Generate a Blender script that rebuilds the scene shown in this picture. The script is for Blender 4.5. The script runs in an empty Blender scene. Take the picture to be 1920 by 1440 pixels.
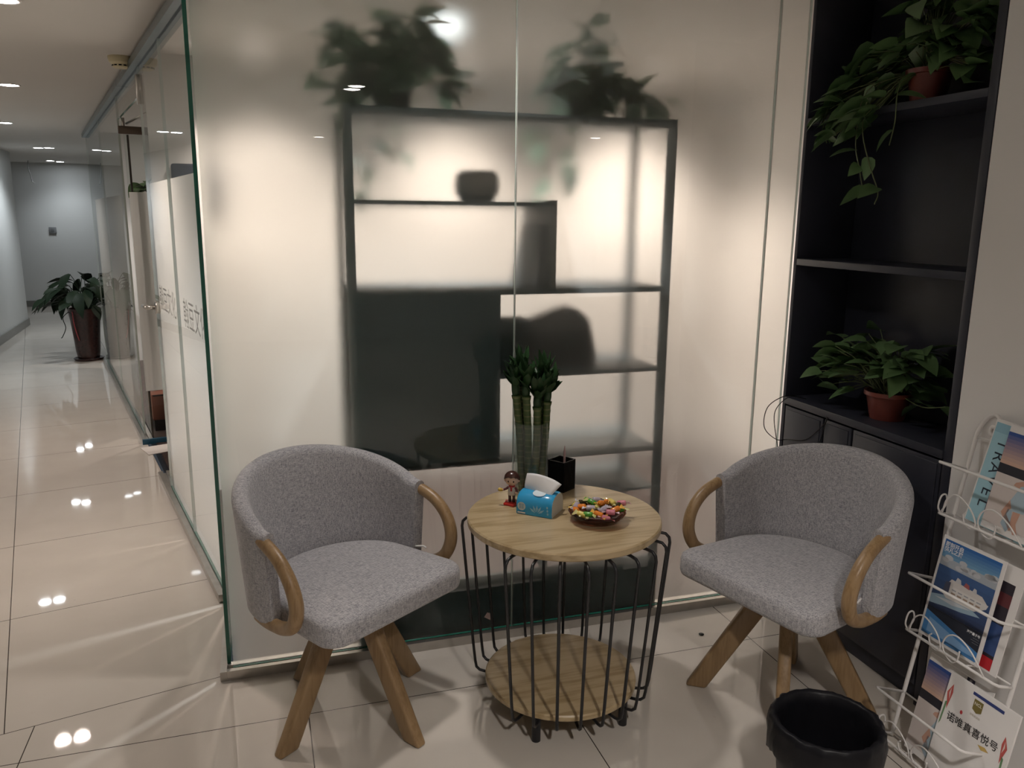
import bpy, bmesh, math, random
from mathutils import Matrix, Vector, noise
PI = math.pi
C = bpy.context.scene.collection
SC = bpy.context.scene

# ------------------------------------------------------------------ camera, world, exposure
cam_d = bpy.data.cameras.new('camera'); cam = bpy.data.objects.new('camera', cam_d); C.objects.link(cam)
SC.camera = cam
PITCH, ROLL, YAW = math.radians(11.74426644), math.radians(-0.52819736), math.radians(17.59623509)
cam_d.sensor_width = 36.0; cam_d.lens = 1505.46 / 1920 * 36; cam_d.clip_start = 0.02; cam_d.clip_end = 100
_fw = Vector((math.sin(YAW) * math.cos(PITCH), math.cos(YAW) * math.cos(PITCH), -math.sin(PITCH)))
_r0 = Vector((math.cos(YAW), -math.sin(YAW), 0)); _d0 = _fw.cross(_r0)          # right, image-down at zero roll
_r = _r0 * math.cos(ROLL) + _d0 * math.sin(ROLL); _d = -_r0 * math.sin(ROLL) + _d0 * math.cos(ROLL)
m = Matrix((_r, -_d, -_fw)).transposed().to_4x4(); m.translation = (0, 0, 1.53)
cam.matrix_world = m
w = bpy.data.worlds.new('world'); SC.world = w; w.use_nodes = True
w.node_tree.nodes['Background'].inputs[0].default_value = (0.02, 0.022, 0.025, 1)
w.node_tree.nodes['Background'].inputs[1].default_value = 1.0
SC.view_settings.view_transform = 'Standard'; SC.view_settings.look = 'None'
SC.view_settings.exposure = 1.0; SC.view_settings.gamma = 1.0; SC.view_settings.use_curve_mapping = False
cy = SC.cycles
cy.use_denoising = True; cy.max_bounces = 14; cy.diffuse_bounces = 4; cy.glossy_bounces = 5
cy.transmission_bounces = 10; cy.transparent_max_bounces = 24; cy.sample_clamp_indirect = 3.0
cy.sample_clamp_direct = 0.0; cy.blur_glossy = 1.0; cy.caustics_reflective = False; cy.use_light_tree = True

LOBBY, CORR, OFFICE = 68.0, 25.0, 106.0         # spot watts per downlight lens
WARM, COOL, NEUT = (1.0, 0.93, 0.87), (0.92, 0.97, 1.0), (1.0, 0.85, 0.755)

# ------------------------------------------------------------------ constants of the place
H = 2.32                                           # ceiling height
dc = math.radians(30.44662821 - 17.59623509)
CU = Vector((math.cos(dc), math.sin(dc), 0)); CV = Vector((-math.sin(dc), math.cos(dc), 0))   # corridor axes
UC = 0.5287                                        # corridor glass line, distance along CU
GV = 2.622                                         # front face of the big frosted glass
CUV = Matrix((CU, CV, Vector((0, 0, 1)))).transposed().to_4x4()

# ------------------------------------------------------------------ materials
def nodes(name):
    mt = bpy.data.materials.new(name); mt.use_nodes = True
    nt = mt.node_tree
    return mt, nt, nt.nodes['Principled BSDF'], nt.nodes['Material Output']
def N(nt, t, **kw):
    n = nt.nodes.new(t)
    for k, v in kw.items():
        if k.startswith('i_'): n.inputs[k[2:].replace('_', ' ')].default_value = v
        else: setattr(n, k, v)
    return n
def plain(name, col, rough=0.5, metal=0.0, spec=0.5, var=0.08, scale=12.0, bump=0.0, coat=0.0):
    mt, nt, b, o = nodes(name)
    b.inputs['Roughness'].default_value = rough; b.inputs['Metallic'].default_value = metal
    b.inputs['Specular IOR Level'].default_value = spec; b.inputs['Coat Weight'].default_value = coat
    tc = N(nt, 'ShaderNodeTexCoord'); nz = N(nt, 'ShaderNodeTexNoise', i_Scale=scale, i_Detail=4.0)
    nt.links.new(tc.outputs['Object'], nz.inputs['Vector'])
    mx = N(nt, 'ShaderNodeMix', data_type='RGBA')
    a = [c * (1 - var) for c in col] + [1]; c2 = [min(1, c * (1 + var)) for c in col] + [1]
    mx.inputs[6].default_value = a; mx.inputs[7].default_value = c2
    nt.links.new(nz.outputs['Fac'], mx.inputs[0]); nt.links.new(mx.outputs[2], b.inputs['Base Color'])
    if bump:
        bp = N(nt, 'ShaderNodeBump', i_Strength=bump, i_Distance=0.002)
        nt.links.new(nz.outputs['Fac'], bp.inputs['Height']); nt.links.new(bp.outputs[0], b.inputs['Normal'])
    return mt
_cm = {}
def cmat(col, rough=0.45):
    k = tuple(round(c, 3) for c in col) + (rough,)
    if k not in _cm: _cm[k] = plain('printed ink', col, rough, var=0.03, scale=60)
    return _cm[k]
def wood(name, c1, c2, sx=3.0, rough=0.38, axis='X', scale=1.0, dist=5.0):
    mt, nt, b, o = nodes(name)
    b.inputs['Roughness'].default_value = rough
    tc = N(nt, 'ShaderNodeTexCoord'); mp = N(nt, 'ShaderNodeMapping')
    s = {'X': (1.6, 14, 14), 'Y': (14, 1.6, 14), 'Z': (14, 14, 1.6)}[axis]
    mp.inputs['Scale'].default_value = [v * scale for v in s]
    nt.links.new(tc.outputs['Object'], mp.inputs['Vector'])
    big = N(nt, 'ShaderNodeTexNoise', i_Scale=0.55, i_Detail=1.0); nt.links.new(mp.outputs[0], big.inputs['Vector'])
    sn = N(nt, 'ShaderNodeMath', operation='MULTIPLY'); sn.inputs[1].default_value = sx * 22
    nt.links.new(big.outputs['Fac'], sn.inputs[0])
    si = N(nt, 'ShaderNodeMath', operation='SINE'); nt.links.new(sn.outputs[0], si.inputs[0])
    fb = N(nt, 'ShaderNodeTexNoise', i_Scale=5.0, i_Detail=5.0); nt.links.new(mp.outputs[0], fb.inputs['Vector'])
    ad = N(nt, 'ShaderNodeMath', operation='MULTIPLY_ADD'); ad.inputs[1].default_value = 0.13
    nt.links.new(si.outputs[0], ad.inputs[0]); nt.links.new(fb.outputs['Fac'], ad.inputs[2])
    cr = N(nt, 'ShaderNodeValToRGB'); cr.color_ramp.elements[0].position = 0.27; cr.color_ramp.elements[1].position = 0.58
    cr.color_ramp.elements[0].color = (*c2, 1); cr.color_ramp.elements[1].color = (*c1, 1)
    nt.links.new(ad.outputs[0], cr.inputs[0]); nt.links.new(cr.outputs[0], b.inputs['Base Color'])
    return mt
def fabric():
    mt, nt, b, o = nodes('grey melange fabric')
    b.inputs['Roughness'].default_value = 0.95; b.inputs['Specular IOR Level'].default_value = 0.15
    b.inputs['Sheen Weight'].default_value = 0.25; b.inputs['Sheen Roughness'].default_value = 0.5
    tc = N(nt, 'ShaderNodeTexCoord')
    fac = None
    for sc in ((420, 420, 60), (60, 420, 420), (420, 60, 420)):
        mp = N(nt, 'ShaderNodeMapping'); mp.inputs['Scale'].default_value = sc
        nt.links.new(tc.outputs['Object'], mp.inputs['Vector'])
        nz = N(nt, 'ShaderNodeTexNoise', i_Scale=1.0, i_Detail=2.0); nt.links.new(mp.outputs[0], nz.inputs['Vector'])
        if fac is None: fac = nz.outputs['Fac']
        else:
            ad = N(nt, 'ShaderNodeMath', operation='ADD'); nt.links.new(fac, ad.inputs[0]); nt.links.new(nz.outputs['Fac'], ad.inputs[1]); fac = ad.outputs[0]
    cr = N(nt, 'ShaderNodeValToRGB'); dv = N(nt, 'ShaderNodeMath', operation='DIVIDE'); dv.inputs[1].default_value = 3.0
    nt.links.new(fac, dv.inputs[0]); nt.links.new(dv.outputs[0], cr.inputs[0])
    cr.color_ramp.elements[0].position = 0.36; cr.color_ramp.elements[1].position = 0.6
    cr.color_ramp.elements[0].color = (0.18, 0.18, 0.205, 1); cr.color_ramp.elements[1].color = (0.54, 0.53, 0.545, 1)
    nt.links.new(cr.outputs[0], b.inputs['Base Color'])
    bp = N(nt, 'ShaderNodeBump', i_Strength=0.35, i_Distance=0.001)
    nt.links.new(dv.outputs[0], bp.inputs['Height']); nt.links.new(bp.outputs[0], b.inputs['Normal'])
    return mt
def clear_glass(name, tint=(0.96, 0.975, 0.965), rough=0.0, ior=1.5):
    """flat pane: mirror reflection by Fresnel, the rest passes straight on"""
    mt, nt, b, o = nodes(name); nt.nodes.remove(b)
    fr = N(nt, 'ShaderNodeFresnel', i_IOR=ior); g = N(nt, 'ShaderNodeBsdfGlossy', i_Roughness=rough)
    t = N(nt, 'ShaderNodeBsdfTransparent'); t.inputs[0].default_value = (*tint, 1)
    ge = N(nt, 'ShaderNodeNewGeometry'); iv = N(nt, 'ShaderNodeMath', operation='SUBTRACT'); iv.inputs[0].default_value = 1.0
    nt.links.new(ge.outputs['Backfacing'], iv.inputs[1]); ml = N(nt, 'ShaderNodeMath', operation='MULTIPLY')
    nt.links.new(iv.outputs[0], ml.inputs[0]); nt.links.new(fr.outputs[0], ml.inputs[1])
    mx = N(nt, 'ShaderNodeMixShader'); nt.links.new(ml.outputs[0], mx.inputs[0])
    nt.links.new(t.outputs[0], mx.inputs[1]); nt.links.new(g.outputs[0], mx.inputs[2]); nt.links.new(mx.outputs[0], o.inputs[0])
    return mt
def hazy(mt, f):
    nt = mt.node_tree; o = nt.nodes['Material Output']; src = o.inputs[0].links[0].from_socket
    d = N(nt, 'ShaderNodeBsdfDiffuse'); d.inputs[0].default_value = (.75, .78, .76, 1); mx = N(nt, 'ShaderNodeMixShader'); mx.inputs[0].default_value = f
    nt.links.new(src, mx.inputs[1]); nt.links.new(d.outputs[0], mx.inputs[2]); nt.links.new(mx.outputs[0], o.inputs[0]); return mt
def tinted_pass(name, tint):
    mt, nt, b, o = nodes(name); nt.nodes.remove(b)
    t = N(nt, 'ShaderNodeBsdfTransparent'); t.inputs[0].default_value = (*tint, 1); nt.links.new(t.outputs[0], o.inputs[0])
    return mt
def film(name, rough, transl, col=(0.95, 0.94, 0.925)):
    mt, nt, b, o = nodes(name); nt.nodes.remove(b)
    r = N(nt, 'ShaderNodeBsdfRefraction', i_Roughness=rough, i_IOR=1.3); r.inputs[0].default_value = (*col, 1)
    if transl <= 0: nt.links.new(r.outputs[0], o.inputs[0]); return mt
    t = N(nt, 'ShaderNodeBsdfTranslucent'); t.inputs[0].default_value = (*col, 1)
    mx = N(nt, 'ShaderNodeMixShader'); mx.inputs[0].default_value = transl
    nt.links.new(r.outputs[0], mx.inputs[1]); nt.links.new(t.outputs[0], mx.inputs[2]); nt.links.new(mx.outputs[0], o.inputs[0])
    return mt
def milky(name):
    mt, nt, b, o = nodes(name); nt.nodes.remove(b)
    d = N(nt, 'ShaderNodeBsdfDiffuse'); d.inputs[0].default_value = (0.62, 0.61, 0.59, 1)
    t = N(nt, 'ShaderNodeBsdfTranslucent'); t.inputs[0].default_value = (0.95, 0.93, 0.9, 1)
    mx = N(nt, 'ShaderNodeMixShader'); mx.inputs[0].default_value = 0.6
    nt.links.new(d.outputs[0], mx.inputs[1]); nt.links.new(t.outputs[0], mx.inputs[2]); nt.links.new(mx.outputs[0], o.inputs[0])
    return mt
def leafy(name, col, f):
    mt = plain(name, col, 0.5, var=0.3, scale=9); nt = mt.node_tree; o = nt.nodes['Material Output']; src = o.inputs[0].links[0].from_socket
    d = N(nt, 'ShaderNodeBsdfTranslucent'); d.inputs[0].default_value = (*[min(1, c * 2.2) for c in col], 1); mx = N(nt, 'ShaderNodeMixShader'); mx.inputs[0].default_value = f
    nt.links.new(src, mx.inputs[1]); nt.links.new(d.outputs[0], mx.inputs[2]); nt.links.new(mx.outputs[0], o.inputs[0]); return mt
def glow(name, col, strength):
    mt, nt, b, o = nodes(name); nt.nodes.remove(b)
    e = N(nt, 'ShaderNodeEmission'); e.inputs[0].default_value = (*col, 1); e.inputs[1].default_value = strength
    nt.links.new(e.outputs[0], o.inputs[0]); return mt
def tile_floor():
    mt, nt, b, o = nodes('polished beige tile')
    L = nt.links
    geo = N(nt, 'ShaderNodeTexCoord')
    def line(vec, off, per=0.8, half=0.0016):
        d = N(nt, 'ShaderNodeVectorMath', operation='DOT_PRODUCT'); d.inputs[1].default_value = vec; L.new(geo.outputs['Object'], d.inputs[0])
        s = N(nt, 'ShaderNodeMath', operation='SUBTRACT'); s.inputs[1].default_value = off - per / 2; L.new(d.outputs['Value'], s.inputs[0])
        f = N(nt, 'ShaderNodeMath', operation='FLOORED_MODULO'); f.inputs[1].default_value = per; L.new(s.outputs[0], f.inputs[0])
        a = N(nt, 'ShaderNodeMath', operation='SUBTRACT'); a.inputs[1].default_value = per / 2; L.new(f.outputs[0], a.inputs[0])
        ab = N(nt, 'ShaderNodeMath', operation='ABSOLUTE'); L.new(a.outputs[0], ab.inputs[0])
        c = N(nt, 'ShaderNodeMath', operation='LESS_THAN'); c.inputs[1].default_value = half; L.new(ab.outputs[0], c.inputs[0])
        return c.outputs[0], d.outputs['Value']
    def mxm(a, b_):
        n = N(nt, 'ShaderNodeMath', operation='MAXIMUM'); L.new(a, n.inputs[0]); L.new(b_, n.inputs[1]); return n.outputs[0]
    a1, _ = line((1, 0, 0), 0.0826); a2, _ = line((0, 1, 0), 2.336)
    c1, _ = line(tuple(CU), -0.2195); c2, dv = line(tuple(CV), 2.610)
    gt = N(nt, 'ShaderNodeMath', operation='GREATER_THAN'); gt.inputs[1].default_value = 2.6085; L.new(dv, gt.inputs[0])
    mx = N(nt, 'ShaderNodeMix', data_type='FLOAT'); L.new(gt.outputs[0], mx.inputs[0]); L.new(mxm(a1, a2), mx.inputs[2]); L.new(mxm(c1, c2), mx.inputs[3])
    nz = N(nt, 'ShaderNodeTexNoise', i_Scale=5.0, i_Detail=8.0); L.new(geo.outputs['Object'], nz.inputs['Vector'])
    base = N(nt, 'ShaderNodeMix', data_type='RGBA'); base.inputs[6].default_value = (0.50, 0.46, 0.41, 1); base.inputs[7].default_value = (0.58, 0.54, 0.49, 1)
    L.new(nz.outputs['Fac'], base.inputs[0])
    # scuffs of dirt, a few blotches
    n2 = N(nt, 'ShaderNodeTexNoise', i_Scale=38.0, i_Detail=3.0); L.new(geo.outputs['Object'], n2.inputs['Vector'])
    g2 = N(nt, 'ShaderNodeValToRGB'); g2.color_ramp.elements[0].position = 0.70; g2.color_ramp.elements[1].position = 0.80; L.new(n2.outputs['Fac'], g2.inputs[0])
    ds = N(nt, 'ShaderNodeMix', data_type='RGBA'); ds.inputs[7].default_value = (0.34, 0.30, 0.26, 1)
    dm = N(nt, 'ShaderNodeMath', operation='MULTIPLY'); dm.inputs[1].default_value = 0.35; L.new(g2.outputs[0], dm.inputs[0])
    L.new(dm.outputs[0], ds.inputs[0]); L.new(base.outputs[2], ds.inputs[6])
    fin = N(nt, 'ShaderNodeMix', data_type='RGBA'); fin.inputs[7].default_value = (0.05, 0.04, 0.035, 1)
    L.new(mx.outputs[0], fin.inputs[0]); L.new(ds.outputs[2], fin.inputs[6]); L.new(fin.outputs[2], b.inputs['Base Color'])
    rr = N(nt, 'ShaderNodeMapRange'); rr.inputs['To Min'].default_value = 0.015; rr.inputs['To Max'].default_value = 0.05
    L.new(nz.outputs['Fac'], rr.inputs['Value']); L.new(rr.outputs[0], b.inputs['Roughness'])
    return mt

M = dict(
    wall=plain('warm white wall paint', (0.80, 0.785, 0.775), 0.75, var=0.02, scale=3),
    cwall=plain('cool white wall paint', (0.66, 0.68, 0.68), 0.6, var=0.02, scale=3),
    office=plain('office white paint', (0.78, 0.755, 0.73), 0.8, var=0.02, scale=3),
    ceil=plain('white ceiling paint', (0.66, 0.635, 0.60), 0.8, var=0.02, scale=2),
    skirt=plain('grey stone skirting', (0.20, 0.20, 0.19), 0.3, var=0.15),
    tile=tile_floor(),
    darkfloor=wood('dark walnut boards', (0.055, 0.035, 0.03), (0.02, 0.013, 0.012), axis='Y', rough=0.3),
    steel=plain('brushed stainless steel', (0.50, 0.48, 0.45), 0.28, 0.9, var=0.2, scale=20),
    channel=plain('grey metal ceiling channel', (0.20, 0.24, 0.25), 0.35, 0.6, var=0.1),
    glass=clear_glass('clear glass'), pass_=tinted_pass('glass back face', (0.97, 0.99, 0.98)),
    edge=plain('green glass edge', (0.025, 0.17, 0.125), 0.12, var=0.3, scale=5),
    rim=plain('polished pale glass rim', (0.55, 0.62, 0.58), 0.15, var=0.05),
    film_in=film('frosted film outer face', 0.34, 0.0), film_out=film('frosted film inner face', 0.34, 0.22),
    milky=milky('milky privacy film'),
    seal=plain('clear silicone seam', (0.62, 0.62, 0.60), 0.25, var=0.1),
    fabric=fabric(),
    oak=wood('oiled oak', (0.30, 0.195, 0.10), (0.235, 0.147, 0.07), axis='Z', scale=2.0, sx=1.2),
    oakarm=wood('bent oak', (0.33, 0.215, 0.11), (0.25, 0.155, 0.072), axis='Z', scale=2.6, sx=1.2),
    ash=wood('pale ash veneer', (0.48, 0.37, 0.22), (0.34, 0.245, 0.125), axis='X', scale=1.0, sx=1.9, rough=0.32),
    blackmetal=plain('black powder coated metal', (0.012, 0.012, 0.014), 0.32, var=0.2),
    blackpaint=plain('blue black painted wood', (0.028, 0.030, 0.044), 0.42, var=0.25, scale=6),
    blackplastic=plain('black plastic', (0.008, 0.008, 0.009), 0.45, spec=0.25, var=0.2),
    bag=plain('black bin bag film', (0.006, 0.006, 0.008), 0.42, spec=0.2, var=0.3, scale=30, bump=0.4),
    whitewire=plain('white coated wire', (0.74, 0.72, 0.71), 0.35, var=0.05),
    terracotta=plain('red brown plastic pot', (0.20, 0.050, 0.038), 0.35, var=0.12),
    soil=plain('dark soil', (0.03, 0.02, 0.014), 0.9, var=0.4, scale=80),
    leaf=plain('pothos leaf', (0.105, 0.185, 0.075), 0.36, var=0.4, scale=9),
    vine=plain('pothos vine', (0.12, 0.15, 0.06), 0.5, var=0.2),
    darkleaf=plain('dark green leaf', (0.008, 0.017, 0.008), 0.55, spec=0.15, var=0.4, scale=8),
    officeleaf=leafy('soft green leaf', (0.13, 0.19, 0.14), 0.5), bamboo=None, bambooleaf=plain('bamboo leaf', (0.022, 0.06, 0.02), 0.45, var=0.4, scale=20),
    pottexture=plain('mottled red brown glazed pot', (0.036, 0.014, 0.012), 0.25, var=0.75, scale=46),
    unit=plain('slate blue grey shelf frame', (0.07, 0.105, 0.12), 0.5, var=0.1),
    vaseglass=hazy(clear_glass('vase glass', (0.90, 0.93, 0.91), 0.02, 1.7), 0.05),
    brownglass=clear_glass('brown bowl glass', (0.46, 0.27, 0.24), 0.03, 1.5),
    paper=plain('white paper', (0.78, 0.76, 0.75), 0.5, var=0.03),
    tissue=plain('white tissue', (0.80, 0.80, 0.81), 0.9, var=0.04, scale=30, bump=0.3),
    skin=plain('toy skin', (0.72, 0.50, 0.38), 0.4, var=0.03), hair=plain('toy brown hair', (0.055, 0.022, 0.017), 0.25, var=0.2),
)
def bamboo_mat():
    mt, nt, b, o = nodes('green bamboo cane'); L = nt.links
    tc = N(nt, 'ShaderNodeTexCoord'); wv = N(nt, 'ShaderNodeTexWave', bands_direction='Z', i_Scale=16.0, i_Distortion=0.6)
    L.new(tc.outputs['Object'], wv.inputs['Vector'])
    cr = N(nt, 'ShaderNodeValToRGB'); cr.color_ramp.elements[0].color = (0.16, 0.17, 0.07, 1); cr.color_ramp.elements[1].color = (0.065, 0.11, 0.032, 1)
    cr.color_ramp.elements[0].position = 0.0; cr.color_ramp.elements[1].position = 0.25
    L.new(wv.outputs['Fac'], cr.inputs[0]); L.new(cr.outputs[0], b.inputs['Base Color']); b.inputs['Roughness'].default_value = 0.4
    return mt
M['bamboo'] = bamboo_mat()

# ------------------------------------------------------------------ mesh builder
class MB:
    def __init__(s): s.v = []; s.f = []; s.mi = []; s.sm = []; s.mats = []; s.cur = 0; s.T = Matrix.Identity(4)
    def mat(s, mt):
        if mt not in s.mats: s.mats.append(mt)
        s.cur = s.mats.index(mt); return s
    def add(s, vs, fs, smooth=False):
        o = len(s.v); s.v += [tuple(s.T @ Vector(p)) for p in vs]
        for f in fs: s.f.append([i + o for i in f]); s.mi.append(s.cur); s.sm.append(smooth)
        return s
    def box(s, lo, hi, bevel=0.0, seg=2):
        x0, y0, z0 = lo; x1, y1, z1 = hi
        vs = [(x0, y0, z0), (x1, y0, z0), (x1, y1, z0), (x0, y1, z0), (x0, y0, z1), (x1, y0, z1), (x1, y1, z1), (x0, y1, z1)]
        fs = [(0, 3, 2, 1), (4, 5, 6, 7), (0, 1, 5, 4), (1, 2, 6, 5), (2, 3, 7, 6), (3, 0, 4, 7)]
        if bevel <= 0: return s.add(vs, fs)
        return s.poly(vs, fs, bevel, seg)
    def poly(s, vs, fs, bevel, seg=2):
        bm = bmesh.new(); bv = [bm.verts.new(p) for p in vs]
        for f in fs: bm.faces.new([bv[i] for i in f])
        bmesh.ops.recalc_face_normals(bm, faces=bm.faces)
        bmesh.ops.bevel(bm, geom=list(bm.edges), offset=bevel, segments=seg, affect='EDGES', profile=0.5, clamp_overlap=True)
        bm.verts.index_update(); s.add([v.co[:] for v in bm.verts], [[v.index for v in f.verts] for f in bm.faces], True); bm.free(); return s
    def prism(s, pts, z0, z1, bevel=0.0, seg=2):
        n = len(pts); vs = [(x, y, z0) for x, y in pts] + [(x, y, z1) for x, y in pts]
        fs = [tuple(range(n))[::-1], tuple(range(n, 2 * n))] + [(i, (i + 1) % n, n + (i + 1) % n, n + i) for i in range(n)]
        if bevel: return s.poly(vs, fs, bevel, seg)
        return s.add(vs, fs)
    def tube(s, pts, r, seg=10, closed=False, cap=True, squash=None):
        P = [Vector(p) for p in pts]; n = len(P); R = r if isinstance(r, (list, tuple)) else [r] * n
        vs = []; prev = None
        for i in range(n):
            a = P[(i - 1) % n] if (closed or i > 0) else P[i]; b = P[(i + 1) % n] if (closed or i < n - 1) else P[i]
            t = (b - a).normalized()
            if prev is None:
                up = Vector((0, 0, 1)) if abs(t.z) < 0.9 else Vector((1, 0, 0)); x = t.cross(up).normalized()
            else: x = (prev - t * prev.dot(t)).normalized()
            prev = x; y = t.cross(x)
            for k in range(seg):
                an = 2 * PI * k / seg; vs.append(P[i] + x * (R[i] * math.cos(an)) + y * (R[i] * math.sin(an)))
        fs = []
        for i in range(n if closed else n - 1):
            j = (i + 1) % n
            for k in range(seg): fs.append((i * seg + k, i * seg + (k + 1) % seg, j * seg + (k + 1) % seg, j * seg + k))
        if cap and not closed: fs += [tuple(range(seg))[::-1], tuple((n - 1) * seg + k for k in range(seg))]
        return s.add(vs, fs, True)
    def lathe(s, prof, seg=32, c=(0, 0, 0), smooth=True, wave=None):
        vs = []; 
        for i, (r, z) in enumerate(prof):
            for k in range(seg):
                a = 2 * PI * k / seg; rr = r * (1 + (wave(a, i) if wave else 0)); vs.append((c[0] + rr * math.cos(a), c[1] + rr * math.sin(a), c[2] + z))
        fs = [(i * seg + k, i * seg + (k + 1) % seg, (i + 1) * seg + (k + 1) % seg, (i + 1) * seg + k) for i in range(len(prof) - 1) for k in range(seg)]
        if prof[0][0] > 1e-6: fs.append(tuple(range(seg))[::-1])
        if prof[-1][0] > 1e-6: fs.append(tuple((len(prof) - 1) * seg + k for k in range(seg)))
        return s.add(vs, fs, smooth)
    def ball(s, c, r, seg=16, rings=10):
        rx, ry, rz = r if isinstance(r, (tuple, list)) else (r, r, r)
        vs = []; fs = []
        for i in range(rings + 1):
            th = PI * i / rings
            for k in range(seg):
                a = 2 * PI * k / seg; vs.append((c[0] + rx * math.sin(th) * math.cos(a), c[1] + ry * math.sin(th) * math.sin(a), c[2] - rz * math.cos(th)))
        fs = [(i * seg + k, i * seg + (k + 1) % seg, (i + 1) * seg + (k + 1) % seg, (i + 1) * seg + k) for i in range(rings) for k in range(seg)]
        return s.add(vs, fs, True)
    def grid(s, rows, smooth=True, close_u=False):
        n = len(rows[0]); vs = [p for r in rows for p in r]
        fs = [(i * n + k, i * n + (k + 1) % n, (i + 1) * n + (k + 1) % n, (i + 1) * n + k) for i in range(len(rows) - 1) for k in range(n if close_u else n - 1)]
        return s.add(vs, fs, smooth)
    def text(s, body, size, loc=(0, 0, 0), align='CENTER', bold=0.0, depth=0.0002):
        """flat lettering in the local xz plane, facing -y"""
        cu = bpy.data.curves.new('lettering', 'FONT'); cu.body = body; cu.size = size; cu.align_x = align; cu.align_y = 'CENTER'; cu.offset = bold
        cu.resolution_u = 3
        o = bpy.data.objects.new('lettering', cu); C.objects.link(o)
        dg = bpy.context.evaluated_depsgraph_get(); me = bpy.data.meshes.new_from_object(o.evaluated_get(dg))
        s.add([(v.co.x + loc[0], loc[1] - v.co.z, v.co.y + loc[2]) for v in me.vertices], [tuple(p.vertices) for p in me.polygons])
        bpy.data.objects.remove(o); bpy.data.curves.remove(cu); bpy.data.meshes.remove(me); return s
    def build(s, name, mt=None, parent=None, label=None):
        me = bpy.data.meshes.new(name); me.from_pydata(s.v, [], s.f); 
        mats = s.mats if s.mats else [mt]
        for a in mats: me.materials.append(a)
        for p, mi, sm in zip(me.polygons, s.mi, s.sm): p.material_index = mi; p.use_smooth = sm
        bm = bmesh.new(); bm.from_mesh(me); bmesh.ops.remove_doubles(bm, verts=bm.verts, dist=1e-6)
        bmesh.ops.recalc_face_normals(bm, faces=bm.faces); bm.to_mesh(me); bm.free(); me.update()
        o = bpy.data.objects.new(name, me); C.objects.link(o)
        if parent: o.parent = parent
        if label: o['label'] = label
        return o
def sharp(o, ang=40):
    me = o.data; me.update()
    bm = bmesh.new(); bm.from_mesh(me)
    for e in bm.edges:
        if len(e.link_faces) == 2 and e.calc_face_angle(0) > math.radians(ang): e.smooth = False
    bm.to_mesh(me); bm.free(); return o
def tag(o, label, cat, group=None):
    o['label'] = label; o['category'] = cat
    if group: o['group'] = group
    return o
def thing(name, label, cat, loc=(0, 0, 0), rz=0.0, group=None, mat=None):
    o = bpy.data.objects.new(name, None); C.objects.link(o); o.empty_display_size = 0.1
    if mat is not None: o.matrix_world = mat
    else: o.location = loc; o.rotation_euler = (0, 0, rz)
    return tag(o, label, cat, group)
def struct(name, mb, mt=None, parent=None):
    o = mb.build(name, mt, parent)
    if not parent: o['kind'] = 'structure'
    return o
def dup(root, loc, rz, label, group=None):
    r = root.copy(); C.objects.link(r); r.location = loc; r.rotation_euler = (0, 0, rz); r['label'] = label
    if group: r['group'] = group
    for ch in list(root.children):
        c = ch.copy(); C.objects.link(c); c.parent = r
        for g in ch.children:
            d = g.copy(); C.objects.link(d); d.parent = c
    return r
def spline(pts, n=8, closed=False):
    P = [Vector(p) for p in pts]; out = []
    m_ = len(P); rng = range(m_ if closed else m_ - 1)
    for i in rng:
        p0 = P[(i - 1) % m_] if (closed or i > 0) else P[0] * 2 - P[1]; p1 = P[i]; p2 = P[(i + 1) % m_]
        p3 = P[(i + 2) % m_] if (closed or i + 2 < m_) else P[-1] * 2 - P[-2]
        for k in range(n):
            t = k / n; out.append(0.5 * ((2 * p1) + (p2 - p0) * t + (2 * p0 - 5 * p1 + 4 * p2 - p3) * t * t + (3 * p1 - p0 - 3 * p2 + p3) * t ** 3))
    if not closed: out.append(P[-1])
    return out
def cw(uc, vc, z=0.0): return CU * uc + CV * vc + Vector((0, 0, z))

# ------------------------------------------------------------------ the setting
D = Vector((-0.181, 3.182, 0))
fl_poly = [(-7, -5), (5, -5), (5, 2.64), (-0.175, 2.64), tuple(D.xy), tuple(cw(UC, 9.3).xy), (3.0, 9.5), (3.0, 15.4), (-7, 15.4)]
b = MB(); b.prism(fl_poly, -0.1, 0.0); struct('floor', b, M['tile'])
b = MB(); b.prism([(-0.13, 2.665), (5, 2.665), (5, 9.3), (-1.48, 9.26), tuple((cw(UC + .03, 3.2)).xy)], -0.1, 0.004)
struct('floor.001', b, M['darkfloor'])
b = MB(); b.box((-7, -5.1, H), (5.1, 15.4, H + 0.1)); struct('ceiling', b, M['ceil'])
# right wall, towards the camera from the built-in cabinet
b = MB(); b.box((1.951, 0.75, 0), (2.45, 1.797, H)); struct('wall_right', b, M['wall'])
b = MB(); b.box((5, -5, 0), (5.1, 9.3, H)); struct('wall_east', b, M['wall'])
b = MB(); b.box((-7, -5.1, 0), (5.1, -5, H)); struct('wall_behind', b, M['wall'])
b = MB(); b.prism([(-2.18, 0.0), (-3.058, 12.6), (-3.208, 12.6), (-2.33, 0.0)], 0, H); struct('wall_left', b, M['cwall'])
b = MB(); b.prism([(-2.166, 0.0), (-3.044, 12.612), (-3.058, 12.6), (-2.18, 0.0)], 0, 0.10); struct('baseboard_left', b, M['skirt'])
b = MB(); b.box((-7.1, -5, 0), (-7, 15.4, H)); struct('wall_west', b, M['cwall'])
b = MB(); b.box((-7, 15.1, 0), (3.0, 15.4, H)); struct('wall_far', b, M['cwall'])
b = MB(); b.box((-7, 15.085, 0), (3.0, 15.1, 0.10)); struct('baseboard_far', b, M['skirt'])
b = MB(); b.box((3.0, 9.3, 0), (3.1, 15.4, H)); struct('wall_corridor_end', b, M['cwall'])
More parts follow.
